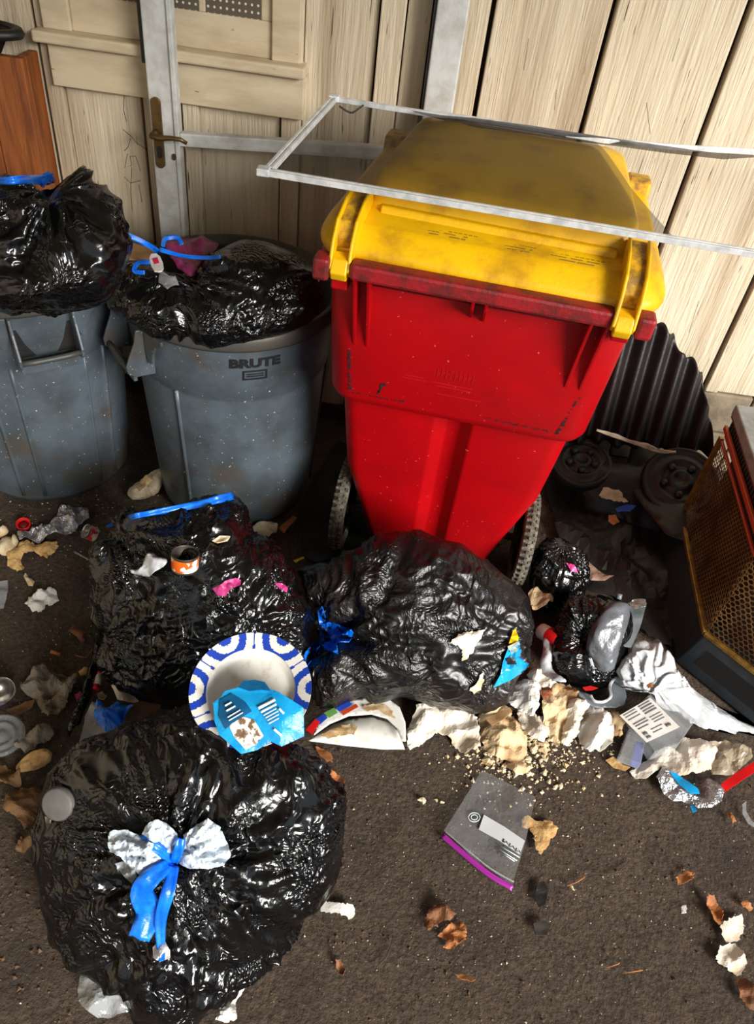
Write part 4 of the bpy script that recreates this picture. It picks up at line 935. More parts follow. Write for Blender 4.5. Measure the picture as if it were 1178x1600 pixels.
S('tan_chip', 'small tan chip beside the dirty grey tissue', 'chip', [(123, 1050), (132, 1042), (140, 1046), (136, 1055), (126, 1057)], M_TAN, amp=.003, freq=60, step=3, dome=.005, thick=.002)
def tin(c, n, R, h, label, wallm, name='tin_can', inner=M_STEEL, lid_=False, open_=True):
    M = orient(c, n); e = empty(name, tuple(c)); tag(e, label, 'tin')
    B().lathe([(R*.98, .0), (R, .003), (R, h*.12)], 36, M).build('lower_rim', M_STEEL, e)
    B().lathe([(R*.995, h*.10), (R, h*.12), (R, h*.84), (R*.995, h*.86)], 36, M).build('label_band', wallm, e)
    B().lathe([(R, h*.84), (R*1.02, h*.95), (R*1.02, h), (R*.97, h), (R*.95, h*.9)]+([(R*.93, h*.2), (0, h*.18)] if open_ else [(R*.9, h*.93), (0, h*.93)]), 36, M).build('upper_rim', inner, e); return e
tin(G(-6, 1085, .01), (.55, -.2, .8), .030, .05, 'small tin with purple label cut by the left edge', mat('purple_label', (126, 70, 130), .4, c2=(190, 150, 190), ns=60), inner=M_STEEL)
M = orient(G(2, 1150, .012), (.1, -.1, 1)); jl = empty('container_lid', tuple(G(2, 1150))); tag(jl, 'round clear plastic lid with ring ridges at the left edge', 'lid')
B().lathe([(.047, 0), (.049, .006), (.044, .008), (.040, .003), (.034, .004), (.031, .009), (.026, .009), (.023, .004), (.014, .004), (.010, .009), (0, .009)], 40, M).build('disc', M_CLEAR, jl); B().lathe([(.049, .006), (.051, .004), (.051, 0), (.048, -.002)], 40, M).build('edge', M_CLEAR, jl)
S('paper_scrap', 'torn brown paper strip between clear lid and front bag', 'paper', [(24, 1168), (34, 1156), (48, 1146), (66, 1140), (80, 1136), (84, 1146), (76, 1158), (58, 1166), (40, 1176)], M_GREYT, amp=.014, freq=55, step=3, seed=22, dome=.006, jag=.9)
S('brown_scrap', 'flat dull brown scrap behind the torn paper strip', 'paper', [(12, 1112), (40, 1096), (56, 1094), (50, 1108), (24, 1122)], M_KRAFT, amp=.006, freq=40, step=3, seed=25)
P, F = blob([(18, 1208), (26, 1190), (44, 1176), (66, 1170), (80, 1176), (80, 1188), (66, 1200), (52, 1214), (30, 1214)], (50, 1192), .014, .02, seed=53, small=True, crum=.003, p=.6, pits=((50, 1190, -.02, 22),))
tag(mk('hollow_shell', P, F, M_TAN), 'tan hollow half shell beside the front bag at left', 'shell')
for k, (pl, lb) in enumerate((([(8, 1270), (16, 1244), (34, 1234), (56, 1232), (72, 1236), (70, 1258), (60, 1280), (50, 1296), (40, 1300), (30, 1284)], 'large crumpled brown paper left of the front bag under the grey disc'), ([(25, 1328), (34, 1310), (50, 1300), (66, 1298), (68, 1314), (60, 1330), (40, 1334)], 'folded brown paper lowest beside the front bag'), ([(-8, 1204), (10, 1200), (36, 1212), (34, 1230), (10, 1232), (-8, 1226)], 'brown paper scrap at the left edge below the tan shell'))):
    S('kraft_paper', lb, 'paper', pl, M_KRAFT, 'brown paper scraps by the front bag', amp=.02, freq=44, step=3.2, seed=70+k, dome=.01, jag=.9)
# --- on the middle left bag
tin(H(289, 888, .002), (.03, .22, 1), .029, .040, 'open orange and white tin sitting on the middle left bag', mat('orange_tin_label', (214, 96, 18), .4, c2=(232, 224, 214), ns=34, lo=.5, hi=.54), inner=mat('dull_tin_inside', (74, 66, 58), .5, metal=.5))
S('crumpled_film', 'crumpled white plastic film beside the orange tin', 'plastic film', [(202, 896), (212, 890), (226, 892), (228, 868), (238, 863), (248, 872), (258, 878), (266, 884), (262, 892), (250, 896), (240, 904), (222, 904)], M_WHITE, on=True, amp=.018, freq=50, step=3, seed=17, dome=.012, sm=True, round_=1)
S('pink_film', 'larger scrap of pink film on the middle left bag', 'plastic film', [(333, 922), (344, 916), (352, 908), (368, 904), (377, 908), (376, 916), (362, 922), (352, 934), (340, 932)], M_PINK, on=True, amp=.006, freq=60, step=3)
S('pink_film', 'tiny scrap of pink film at the right of the middle left bag', 'plastic film', [(429, 912), (440, 912), (450, 920), (448, 928), (438, 922)], M_PINK, on=True, amp=.005, freq=60, step=3)
tin(G(150, 836, .24), (-.6, -.3, .6), .018, .03, 'small red and white tin behind the left shoulder of the middle bag', mat('red_white_label', (206, 60, 60), .4, c2=(232, 214, 190), ns=40, lo=.48, hi=.52))
S('cracker_bit', 'pale cracker bit on top of the middle left bag', 'food', [(332, 846), (344, 838), (360, 840), (356, 848), (340, 850)], M_PALE, on=True, amp=.004, freq=50, step=3, thick=.003)
S('food_bone', 'pale scraps in a cup lid right of the middle bag top', 'food scraps', [(392, 826), (404, 820), (420, 816), (434, 822), (432, 836), (418, 842), (400, 836)], M_FOAM, z=.02, amp=.012, freq=60, step=3, dome=.01)
S('wood_stick', 'flat tan stick fragment beside the lettered can foot', 'stick', [(436, 826), (458, 806), (464, 810), (444, 834)], M_LEAFO, z=.02, amp=.003, freq=30, thick=.004, round_=0)
S('yellow_scrap', 'thin yellow scrap between the can and the dusty bag', 'scrap', [(458, 876), (474, 870), (476, 873), (462, 880)], M_YELP, z=.01, amp=.003, freq=60, round_=0)
# --- between bags, left
S('white_wrapper', 'crumpled white wrapper at the lower left foot of the middle bag', 'wrapper', [(172, 1070), (178, 1056), (190, 1052), (204, 1060), (218, 1078), (216, 1092), (198, 1098), (184, 1096)], M_NAP, z=.05, amp=.018, freq=50, step=3, seed=26, dome=.012)
q = B().tube([G(158, 1052, .05), G(153, 1066, .05), G(150, 1077, .05)], [.008, .009, .009], 12); tube_ = empty('small_tube', tuple(G(153, 1066, .04))); tag(tube_, 'small red and white tube left of the white wrapper', 'tube')
B().tube([G(158, 1050, .05), G(156, 1056, .05)], .0085, 12).build('cap', M_REDP, tube_); B().tube([G(156, 1056, .05), G(151, 1071, .05)], .0088, 12).build('body', M_WHITEP, tube_); B().tube([G(151, 1071, .05), G(149, 1078, .05)], .0088, 12).build('end_band', M_REDP, tube_)
S('orange_peel', 'orange peel curl above the white wrapper', 'peel', [(176, 1050), (186, 1044), (192, 1046), (190, 1054), (180, 1056)], M_LEAFO, z=.06, amp=.004, freq=60, step=3, dome=.004)
S('clear_sleeve', 'clear plastic sleeve with white edge under the blue glove', 'plastic sleeve', [(124, 1162), (134, 1120), (146, 1104), (160, 1110), (190, 1140), (204, 1152), (180, 1166), (140, 1170)], M_CLEAR, z=.09, amp=.010, freq=30, step=4, seed=27)
S('blue_glove', 'crumpled blue plastic glove between the two left bags', 'glove', [(148, 1112), (153, 1098), (162, 1102), (168, 1108), (176, 1104), (184, 1098), (190, 1106), (208, 1106), (210, 1112), (196, 1122), (186, 1134), (182, 1144), (168, 1152), (156, 1140), (150, 1128)], M_BLUE, z=.10, amp=.022, freq=60, step=2.6, seed=28, dome=.015)
S('brown_card', 'dark brown card tucked between the two left bags', 'cardboard', [(206, 1098), (226, 1094), (254, 1096), (250, 1112), (222, 1128), (208, 1118)], mat('dark_brown_card', (84, 60, 46), .8, c2=(66, 46, 36), ns=20), z=.10, amp=.008, freq=24, step=4)
for k, (x, y, m_, lb) in enumerate(((126, 1092, M_PINK, 'tiny pink scrap by the torn bag skirt'), (138, 1080, M_PALE, 'pale scrap by the small tube'), (132, 1108, M_DIRTYP, 'pinkish scrap above the clear sleeve'), (160, 1090, M_PALE, 'pale crumb under the white wrapper edge'))):
    S('small_scrap', lb, 'scrap', [(x-8, y-3), (x, y-8), (x+7, y-2), (x+3, y+7), (x-5, y+6)], m_, z=.02, amp=.008, freq=60, step=3, seed=80+k)
S('torn_bag_skirt', 'torn black plastic skirt hanging from the left of the middle bag', 'plastic film', [(150, 990), (160, 1010), (158, 1040), (150, 1070), (140, 1110), (128, 1140), (104, 1160), (112, 1120), (128, 1080), (140, 1040)], M_BAG, z=.03, amp=.02, freq=40, step=4, sm=True, seed=29, dome=.02, round_=1)
# --- grey disc on the front bag
M = orient(H(93, 1258, .012), (-.15, -.75, .65)); dk = empty('round_lid', tuple(H(93, 1258, .0))); tag(dk, 'dark grey round plastic lid at the left shoulder of the front bag', 'lid')
B().lathe([(0, .004), (.0245, .004), (.0275, .002), (.0285, -.002), (.0285, -.008), (0, -.008)], 40, M).build('disc', M_LIDG, dk)
B().lathe([(.0285, -.008), (.0295, -.006), (.0295, -.001), (.0285, .001)], 40, M).build('edge_bead', M_LIDG, dk)
S('foil_scrap', 'silver scrap just under the dark grey lid', 'scrap', [(72, 1276), (84, 1280), (82, 1288), (74, 1286)], M_STEEL, on=True, amp=.003, freq=60, step=3, lift=.004)
# --- white paper tied into the front bag
wp = empty('paper_towel', tuple(H(268, 1340, 0))); tag(wp, 'pleated white paper towel caught under the blue tie of the front bag', 'paper towel')
PLEAT = mat('pleated_blueish_paper', (204, 216, 226), .7, c2=(176, 188, 200), ns=50, bump=1, bs=60, stretch=(.25, 1, 1))
for k, pl in enumerate(([(172, 1308), (180, 1298), (200, 1298), (224, 1308), (252, 1326), (274, 1346), (250, 1356), (226, 1370), (206, 1354), (190, 1338), (176, 1332)], [(224, 1305), (236, 1286), (250, 1282), (266, 1290), (278, 1302), (284, 1320), (276, 1344), (254, 1324)], [(290, 1306), (310, 1290), (328, 1281), (344, 1292), (354, 1310), (364, 1336), (352, 1352), (330, 1358), (300, 1358), (282, 1350)])):
    sheet('paper_lobe', pl, m=PLEAT, on=True, amp=.003, freq=36, step=3.4, sm=False, seed=90+k, lift=.010, dome=.010, parent=wp, pleat=(272, 1350, 9., .007), jag=.5)
sheet('loose_end', [(182, 1350), (196, 1346), (214, 1356), (218, 1370), (210, 1380), (194, 1366)], m=M_CLEAR, on=True, amp=.01, freq=70, step=3, lift=.006, parent=wp)
sheet('loose_end', [(240, 1480), (256, 1464), (268, 1484), (268, 1496), (252, 1502), (242, 1496)], m=M_WHITEP, on=True, amp=.006, freq=50, step=3, lift=.005, parent=wp)
S('clear_tray', 'clear plastic tray crushed under the front edge of the nearest bag', 'plastic tray', [(128, 1518), (160, 1514), (196, 1524), (214, 1540), (236, 1552), (228, 1572), (200, 1586), (160, 1594), (134, 1582), (120, 1558)], M_CLEAR, amp=.012, freq=44, step=4, seed=33, dome=.02, round_=1)
S('white_strip', 'twisted white paper strip beside the lower right of the front bag', 'paper', [(394, 1514), (396, 1536), (382, 1546), (368, 1566), (370, 1594), (352, 1598), (336, 1596), (350, 1574), (360, 1556), (374, 1530)], M_WHITEP, amp=.012, freq=55, step=3, seed=34, dome=.01, jag=.9)
# --- patterned plate
def plate(name, c, n, R, label, mats, spin=0., fold=None):
    M = orient(c, n, spin); e = empty(name, tuple(c)); tag(e, label, 'paper plate', 'used paper plates')
    return e, M
rebuild()
_pts = [(393+92*math.cos(t), 1090+80*math.sin(t)) for t in np.linspace(0, 6.28, 24)]+[(345, 1090), (374, 1074), (436, 1082), (470, 1110), (470, 1148), (440, 1162), (402, 1168), (378, 1172), (348, 1146)]
_hp = np.array([hit(*q) for q in _pts]); _hc = _hp.mean(0); _u, _s, _vt = np.linalg.svd(_hp-_hc); pn = _vt[2]*np.sign(_vt[2]@(CAMP-_hc))
pn = np.array([-.04, -.22, .97]); pn /= np.linalg.norm(pn)
_d = (_hp[:24]-_hc)@pn; pc = on_plane(393, 1082, _hc+pn*np.percentile(_d, 80), pn)
_tc = (CAMP-_hc)/np.linalg.norm(CAMP-_hc); kn = np.array([0, -.5, .86])
e, M = plate('paper_plate', pc, pn, .1, 'paper plate with blue swirl rim lying between the black bags', None, 0)
Rp = 94*((pc-CAMP)@CF)/FPX
B().lathe([(0, .0), (Rp*.60, .0), (Rp*.66, .002), (Rp*.72, .010), (Rp*.74, .0115)], 64, M).build('well', M_PLATE, e)
def swirl(name, m_white, m_blue):
    me_ = B(); nb = []; n_a = 288; rads = np.linspace(Rp*.735, Rp*1.0, 15)
    V = []
    for r_ in rads:
        for k in range(n_a):
            a = 2*math.pi*k/n_a; V.append((r_*math.cos(a), r_*math.sin(a), .0115+(r_-Rp*.735)*.28))
    V = np.array(V)@M[:3, :3].T+M[:3, 3]; FW = []; FB = []
    for i in range(len(rads)-1):
        for k in range(n_a):
            a = 2*math.pi*(k+.5)/n_a; r_ = (rads[i]+rads[i+1])/2
            # arches: concentric arcs about 7 centres set on the outer rim
            best = 9
            for j in range(6):
                ac = 2*math.pi*(j+.3)/6; d = math.hypot(r_*math.cos(a)-Rp*1.02*math.cos(ac), r_*math.sin(a)-Rp*1.02*math.sin(ac)); best = min(best, d/Rp)
            blue = (int(best/.125) % 2 == 0)
            (FB if blue else FW).append((i*n_a+k, i*n_a+(k+1) % n_a, (i+1)*n_a+(k+1) % n_a, (i+1)*n_a+k))
    me = mk(name, V, FW+FB, m_white, e, smooth=False); me.data.materials.append(m_blue)
    for k, p_ in enumerate(me.data.polygons): p_.material_index = 0 if k < len(FW) else 1
    return me
swirl('rim', M_PLATE, M_BLUEP).modifiers.new('t', 'SOLIDIFY').thickness = .0015
# blue packet
def packet():
    def Pt(x, y): 
        l = .012 if y < 1100 else .016
        return H(x, y, l)
    o = sheet('snack_packet', [(334, 1098), (345, 1090), (352, 1080), (374, 1074), (408, 1072), (436, 1082), (474, 1106), (475, 1150), (440, 1166), (424, 1158), (402, 1172), (378, 1178), (344, 1148), (336, 1126)], m=M_CYAN, plane=(on_plane(405, 1125, pc+pn*.02, pn)+kn*.012, kn), amp=.006, freq=16, step=4, round_=0, seed=44, dome=.012, thick=.002)
    tag(o, 'opened cyan blue snack packet lying across the patterned plate', 'packet'); return o
pk = packet(); 
dg = bpy.context.evaluated_depsgraph_get(); pkV = [tuple(np.array(v.co[:])+LOC[pk.name]) for v in pk.data.vertices]; SURF.append((pkV, [list(p.vertices) for p in pk.data.polygons])); rebuild()
sheet('dark_panel', [(344, 1094), (362, 1084), (384, 1098), (394, 1112), (376, 1122), (352, 1140), (342, 1120)], m=M_NAVY, on=True, amp=0, step=4, parent=pk, lift=-.0015, thick=.0006, round_=0)
sheet('picture', [(358, 1134), (380, 1120), (398, 1126), (412, 1150), (400, 1164), (384, 1172), (366, 1152)], m=mat('packet_picture', (224, 216, 204), .4, c2=(110, 84, 60), ns=70, lo=.5, hi=.58), on=True, amp=0, step=4, parent=pk, thick=.0006, round_=0)
for k, (x0, y0, x1, y1, w_) in enumerate(((404, 1108, 430, 1094, .005), (408, 1114, 432, 1101, .004), (412, 1119, 432, 1108, .002), (415, 1123, 435, 1112, .002), (418, 1127, 436, 1117, .002), (420, 1132, 436, 1123, .002), (352, 1104, 362, 1098, .003), (354, 1112, 368, 1104, .003), (356, 1122, 376, 1110, .002), (358, 1127, 380, 1114, .002), (436, 1108, 444, 1116, .004), (428, 1140, 440, 1150, .004))):
    n_ = 4; b = B()
    pts = [H(x0+(x1-x0)*t/n_, y0+(y1-y0)*t/n_, .0055) for t in range(n_+1)]
    ribbon('print_line', pts, w_, M_PRINT, pk, n=2, sub=2, thick=.0004)
S('torn_flap', 'torn strip from the mouth of the cyan packet', 'packet', [(372, 1074), (380, 1064), (398, 1062), (414, 1066), (424, 1080), (408, 1078), (390, 1080)], M_NAVY, plane=(on_plane(405, 1125, pc+pn*.02, pn)+kn*.02, kn), amp=.004, freq=50, step=3)
# folded plate with printed edge
fp = empty('folded_plate', tuple(G(560, 1140))); tag(fp, 'soiled paper plate folded in half on the dirt before the dusty bag', 'paper plate', 'used paper plates')
def half(poly, zs, nm, m, lift=0):
    return None
lower = [(481, 1158), (500, 1146), (522, 1132), (545, 1124), (580, 1120), (606, 1128), (622, 1144), (632, 1172), (600, 1172), (540, 1166)]
sheet('lower_half', lower, z=.022, m=M_PLATE, amp=.002, freq=12, step=4, parent=fp, dome=.012, sm=True, thick=.0025)
upper = [(498, 1128), (520, 1108), (548, 1094), (580, 1088), (605, 1092), (624, 1106), (633, 1130), (634, 1160), (628, 1160), (620, 1140), (604, 1124), (580, 1117), (545, 1119), (515, 1132), (490, 1150)]
sheet('upper_half', upper, z=.045, m=M_PLATE, amp=.003, freq=12, step=4, parent=fp, sm=True, thick=.0025)
sheet('food_stain', [(500, 1150), (520, 1138), (545, 1132), (560, 1136), (552, 1148), (528, 1150), (512, 1154)], z=.040, m=M_STAIN, amp=.002, freq=60, step=3, parent=fp, thick=.0008, jag=1.2)
sheet('food_stain', [(566, 1104), (586, 1098), (606, 1104), (618, 1124), (608, 1120), (590, 1110), (574, 1112)], z=.052, m=M_STAIN, amp=.002, freq=60, step=3, parent=fp, thick=.0008, jag=1.2)
for pl, m_ in (([(478, 1140), (492, 1124), (500, 1128), (488, 1148)], M_REDP), ([(492, 1124), (506, 1116), (512, 1122), (500, 1132)], M_BLUEP), ([(506, 1114), (522, 1106), (528, 1114), (514, 1122)], M_GREEN), ([(524, 1106), (546, 1096), (550, 1102), (530, 1112)], M_BLUEP), ([(532, 1112), (556, 1100), (560, 1105), (536, 1118)], M_ORST)):
    sheet('printed_edge', pl, z=.052, m=m_, amp=.001, freq=12, step=4, parent=fp, thick=.001, round_=0)
S('leaf', 'orange brown leaf under the left tip of the folded plate', 'leaf', [(492, 1166), (506, 1170), (518, 1180), (520, 1194), (508, 1190), (498, 1180)], M_LEAFO, amp=.006, freq=50, step=3, jag=.9)
S('leaf', 'small orange leaf beside the right shoulder of the front bag', 'leaf', [(516, 1206), (528, 1208), (538, 1222), (536, 1232), (522, 1226), (514, 1216)], M_LEAFO, amp=.006, freq=50, step=3, seed=3, jag=.9)
# --- on / in the dusty bag
S('paper_scrap', 'torn white paper sticking out of the dusty bag', 'paper', [(702, 1006), (716, 994), (736, 988), (754, 986), (750, 998), (742, 1012), (732, 1028), (722, 1034), (722, 1016), (708, 1008)], M_NAP, on=True, amp=.008, freq=50, step=3, seed=46, lift=.003, jag=.9)
S('paper_scrap', 'small cream curl low on the side of the dusty bag', 'paper', [(733, 1080), (742, 1072), (748, 1056), (754, 1050), (756, 1066), (750, 1078), (740, 1084)], M_PALE, on=True, amp=.006, freq=50, step=3, seed=47, jag=.9)
yb = S('blue_carton', 'torn cyan blue carton with yellow top at the right of the dusty bag', 'carton', [(768, 1078), (780, 1056), (784, 1036), (792, 1014), (808, 1006), (812, 1030), (822, 1042), (816, 1052), (796, 1064)], M_CYAN, on=True, amp=.010, freq=40, step=3, seed=48, lift=.006)
sheet('yellow_tip', [(793, 1008), (800, 988), (804, 984), (808, 1000), (806, 1008)], m=M_YELP, on=True, amp=.004, freq=50, step=3, lift=.008, parent=yb)
sheet('printed_band', [(790, 1014), (806, 1006), (810, 1018), (796, 1026)], m=mat('tan_blue_print', (200, 180, 130), .5, c2=(90, 160, 190), ns=80), on=True, amp=.004, freq=50, step=3, lift=.016, parent=yb)
sheet('torn_hole', [(788, 1034), (800, 1030), (804, 1042), (790, 1042)], m=M_BLK, on=True, amp=0, step=3, lift=.018, parent=yb)
# --- napkin row before the dusty bag
S('napkin', 'pale grey crumpled napkin right of the folded plate', 'napkin', [(636, 1170), (634, 1150), (648, 1116), (676, 1106), (706, 1104), (732, 1110), (740, 1122), (746, 1152), (748, 1176), (726, 1180), (712, 1168), (700, 1152), (684, 1148), (664, 1160), (640, 1174)], M_NAP, amp=.022, freq=34, step=3.4, seed=101, dome=.015, jag=.9)
S('napkin', 'white folded napkin at the right foot of the dusty bag', 'napkin', [(790, 1086), (800, 1070), (820, 1062), (840, 1062), (844, 1082), (838, 1110), (830, 1126), (812, 1116), (794, 1104)], M_WHITEP, z=.02, amp=.016, freq=36, step=3.4, seed=102, dome=.02, jag=.9)
S('napkin', 'tan stained napkin between two whiter napkins', 'napkin', [(848, 1084), (862, 1074), (890, 1072), (908, 1090), (902, 1106), (896, 1128), (880, 1150), (870, 1172), (856, 1160), (846, 1132), (842, 1108)], M_NAPT, amp=.02, freq=34, step=3.4, seed=103, dome=.02, jag=.9)
S('napkin', 'white bunched napkin below the grey tray', 'napkin', [(900, 1136), (912, 1112), (924, 1102), (938, 1116), (950, 1126), (958, 1146), (956, 1162), (944, 1172), (920, 1176), (906, 1162)], M_WHITEP, amp=.02, freq=40, step=3.2, seed=104, dome=.025, jag=.9)
S('napkin', 'tan crumpled napkin edge tucked below the dusty bag', 'napkin', [(746, 1120), (762, 1104), (784, 1098), (800, 1108), (796, 1124), (776, 1130), (752, 1140)], M_NAPT, amp=.018, freq=40, step=3.2, seed=105, dome=.015, jag=.9)
S('napkin', 'brown stained napkin heap on the pale crumbs', 'napkin', [(750, 1140), (776, 1128), (800, 1130), (822, 1152), (824, 1178), (806, 1196), (786, 1188), (764, 1184), (752, 1164)], M_NAPT, amp=.018, freq=46, step=3, seed=106, dome=.018, jag=.9)
S('napkin', 'cream napkin corner between the bunched white napkin and tan one', 'napkin', [(884, 1092), (904, 1096), (918, 1108), (906, 1126), (900, 1150), (888, 1166), (876, 1160), (884, 1130)], M_NAP, z=.015, amp=.016, freq=36, step=3.2, seed=107, dome=.02, jag=.9)
S('napkin', 'cream crumpled napkin under the white folded one', 'napkin', [(806, 1112), (830, 1116), (850, 1122), (858, 1146), (846, 1166), (826, 1160), (812, 1140)], M_NAP, z=.008, amp=.016, freq=40, step=3.2, seed=108, dome=.015, jag=.9)
S('napkin', 'small tan napkin wad right of the bunched white napkin', 'napkin', [(934, 1108), (950, 1106), (966, 1116), (972, 1136), (966, 1156), (956, 1150), (948, 1128)], M_NAPT, amp=.014, freq=44, step=3, seed=109, dome=.02, jag=.9)
S('napkin', 'cream napkin fold at the upper edge of the napkin row below the drink can', 'napkin', [(822, 1056), (836, 1044), (852, 1050), (866, 1066), (880, 1074), (866, 1082), (846, 1080), (830, 1070)], M_NAP, z=.02, amp=.012, freq=40, step=3, seed=110, dome=.02, jag=.9)
S('napkin', 'tan brown napkin flake at the lower edge of the crumb pile', 'napkin', [(786, 1196), (800, 1188), (820, 1192), (832, 1200), (822, 1210), (804, 1212)], M_NAPT, amp=.008, freq=50, step=3, seed=113, dome=.008, jag=.9)
S('cardboard_strip', 'small brown cardboard strip among the pale crumbs', 'cardboard', [(760, 1126), (776, 1114), (796, 1106), (800, 1112), (786, 1126), (768, 1134)], M_CARD, z=.04, amp=.003, freq=30, thick=.003, round_=0)
S('meat_scrap', 'dark red food scrap between the napkins', 'food', [(842, 1080), (850, 1070), (862, 1076), (860, 1090), (848, 1096)], mat('dark_red_food', (120, 54, 34), .6, c2=(170, 110, 70), ns=60), z=.035, amp=.008, freq=70, step=3)
# big crumbs (each its own) and small crumbs (uncountable)
chips = [(834, 1172, 9), (826, 1186, 6), (810, 1206, 12), (851, 1208, 6), (858, 1222, 5), (876, 1228, 5), (866, 1232, 4), (880, 1204, 5), (660, 1251, 7), (690, 1254, 4), (788, 1196, 5), (770, 1200, 4), (844, 1190, 5), (940, 1243, 3), (893, 1387, 5), (870, 1216, 3), (846, 1150, 6), (830, 1140, 6)]
chip_src = None
for k, (x, y, r_) in enumerate(chips):
    c = G(x, y); rs = np.random.default_rng(200+k)
    if chip_src is None:
        th_ = np.linspace(0, 2*math.pi, 9)[:-1]; rr_ = 1+.3*np.random.default_rng(3).normal(size=8)*.6
        V = [(math.cos(t)*q_, math.sin(t)*q_, 0) for t, q_ in zip(th_, rr_)]+[(math.cos(t)*q_*.75, math.sin(t)*q_*.75, .6+.15*math.sin(3*t)) for t, q_ in zip(th_, rr_)]
        o = mk('cracker_chip', np.array(V)*.01, [list(range(8))[::-1], list(range(8, 16))]+[(i, (i+1) % 8, 8+(i+1) % 8, 8+i) for i in range(8)], M_PALE, smooth=False, origin=(0, 0, 0)); chip_src = o
    else: o = chip_src.copy(); COL.objects.link(o)
    s_ = r_*.00135/.01; o.location = (c[0], c[1], .001); o.scale = (s_, s_*rs.uniform(.6, 1), s_*.8); o.rotation_euler = (rs.uniform(-.2, .2), rs.uniform(-.2, .2), rs.uniform(0, 6))
    far = {8: 'round pale cracker chip alone on the dirt left of the zip bag', 9: 'tiny pale chip right of the lone round chip', 13: 'tiny pale chip on the dirt left of the foil pouch', 14: 'pale chip on the dirt below the torn tan cracker', 2: 'largest pale cracker chip just above the zip bag', 0: 'wide pale chip at the foot of the cream napkin'}
    tag(o, far.get(k, 'small pale cracker chip among the crumbs below the napkins'), 'food', 'pale cracker chips')
def crumbs(name, label, spots, m, rng, cat='crumbs'):
    b = B(); rs = np.random.default_rng(rng)
    for (x, y, sx, sy, n_, rmin, rmax) in spots:
        for _ in range(n_):
            p = G(x+rs.normal()*sx, y+rs.normal()*sy); 
            if p[1] > 2.2 or p[1] < .2: continue
            r_ = rs.uniform(rmin, rmax)*(.5+rs.uniform()**3); V = rs.normal(size=(6, 3))*.25+np.array([(1, 0, 0), (-1, 0, 0), (0, 1, 0), (0, -1, 0), (0, 0, 1), (0, 0, -.4)])
            z0 = hgt(np.array([p[0]]), np.array([p[1]]))[0] if abs(p[0]) < 3 else 0
            b.add(V*r_*np.array([1, 1, .7])+np.array([p[0], p[1], max(z0, -.006)+r_*.25]), [(0, 2, 4), (2, 1, 4), (1, 3, 4), (3, 0, 4), (2, 0, 5), (1, 2, 5), (3, 1, 5), (0, 3, 5)])
    o = b.build(name, m, None, smooth=False); tag(o, label, cat, kind='stuff'); return o
crumbs('pale_crumbs', 'spilled pale crumbs before the dusty bag', [(800, 1160, 34, 24, 420, .003, .009), (880, 1160, 50, 24, 260, .002, .006), (830, 1215, 60, 26, 160, .0015, .005), (760, 1180, 40, 20, 120, .002, .005)], M_PALE, 5)
crumbs('light_grit', 'fine pale grit scattered over the dirt', [(800, 1350, 260, 150, 900, .0007, .0022), (120, 960, 100, 120, 260, .0008, .0024), (700, 1300, 330, 160, 260, .0006, .0016), (60, 830, 50, 30, 90, .001, .004), (150, 790, 70, 15, 70, .001, .003), (300, 1400, 500, 200, 160, .0007, .0016)], mat('pale_grit', (190, 178, 156), .9), 6, 'grit')
crumbs('brown_grit', 'brown grit and leaf crumbs scattered over the dirt', [(800, 1400, 300, 160, 1300, .0010, .0034), (80, 1050, 100, 140, 400, .001, .0035), (60, 1400, 60, 110, 300, .0015, .005), (950, 800, 90, 80, 160, .003, .009)], mat('brown_grit_mat', (96, 70, 46), .9, c2=(60, 44, 30), ns=40), 8, 'grit')
# --- right hand heap
blk = bag('garbage_bag', 'open black plastic bag wrapped around a grey bottle, before the heater', outline=[(862, 1010), (872, 960), (890, 935), (925, 932), (960, 940), (985, 960), (985, 1010), (970, 1060), (930, 1082), (890, 1072), (866, 1045)], c=(925, 1008), zc=.07, D=.08, ties=((905, 985, .007, 3, 60),), seed=61, crum=.008, p=.75, cf=14, pits=((900, 985, -.05, 34),))
rebuild()
bo = empty('bottle', tuple(G(960, 1000, .1))); tag(bo, 'grey translucent crushed plastic bottle lying in the open black bag', 'bottle')
P, F = blob([(914, 1014), (928, 970), (948, 942), (966, 934), (984, 942), (986, 960), (974, 1005), (962, 1044), (950, 1056), (930, 1046)], (952, 992), .135, .035, seed=62, small=True, crum=.004, p=.7, lump=.006)
mk('body', P, F, mat('grey_bottle_plastic', (96, 100, 106), .22, c2=(70, 66, 68), ns=12, bump=.5, bs=30, vor=16), bo)
B().tube([G(966, 936, .16), G(968, 928, .17)], .008, 12).build('neck', M_GREYP, bo)
S('carton', 'grey folded carton standing beside the grey bottle', 'carton', [(984, 944), (1004, 938), (1010, 944), (998, 985), (986, 1012), (972, 1010), (978, 975)], M_GREYP, z=.12, amp=.004, freq=20, thick=.006, round_=0, step=6)
S('carton_end', 'crumpled foil end on top of the grey carton', 'foil', [(980, 944), (990, 936), (1008, 938), (1008, 950), (990, 954)], M_FOIL, z=.135, amp=.006, freq=60, step=3)
M = orient(G(845, 985, .05), (.5, -.6, .3)); rc_ = empty('drink_can', tuple(G(845, 985, .03))); tag(rc_, 'crushed red and white drink can right of the dusty bag', 'drink can')
B().lathe([(.020, 0), (.022, .004), (.022, .03), (.0222, .032)], 28, M).build('white_band', M_WHITEP, rc_); B().lathe([(.0222, .030), (.0222, .06), (.019, .066)], 28, M).build('red_band', M_REDP, rc_); B().lathe([(.022, .001), (.0215, -.002), (.019, -.002), (.018, .004), (0, .005)], 28, M).build('rim', M_STEEL, rc_)
S('tan_wrapper', 'crumpled tan wrapper above the red drink can', 'wrapper', [(824, 930), (836, 922), (848, 926), (858, 918), (866, 924), (862, 944), (850, 952), (832, 950)], M_NAPT, z=.09, amp=.016, freq=50, step=3, seed=111, dome=.012)
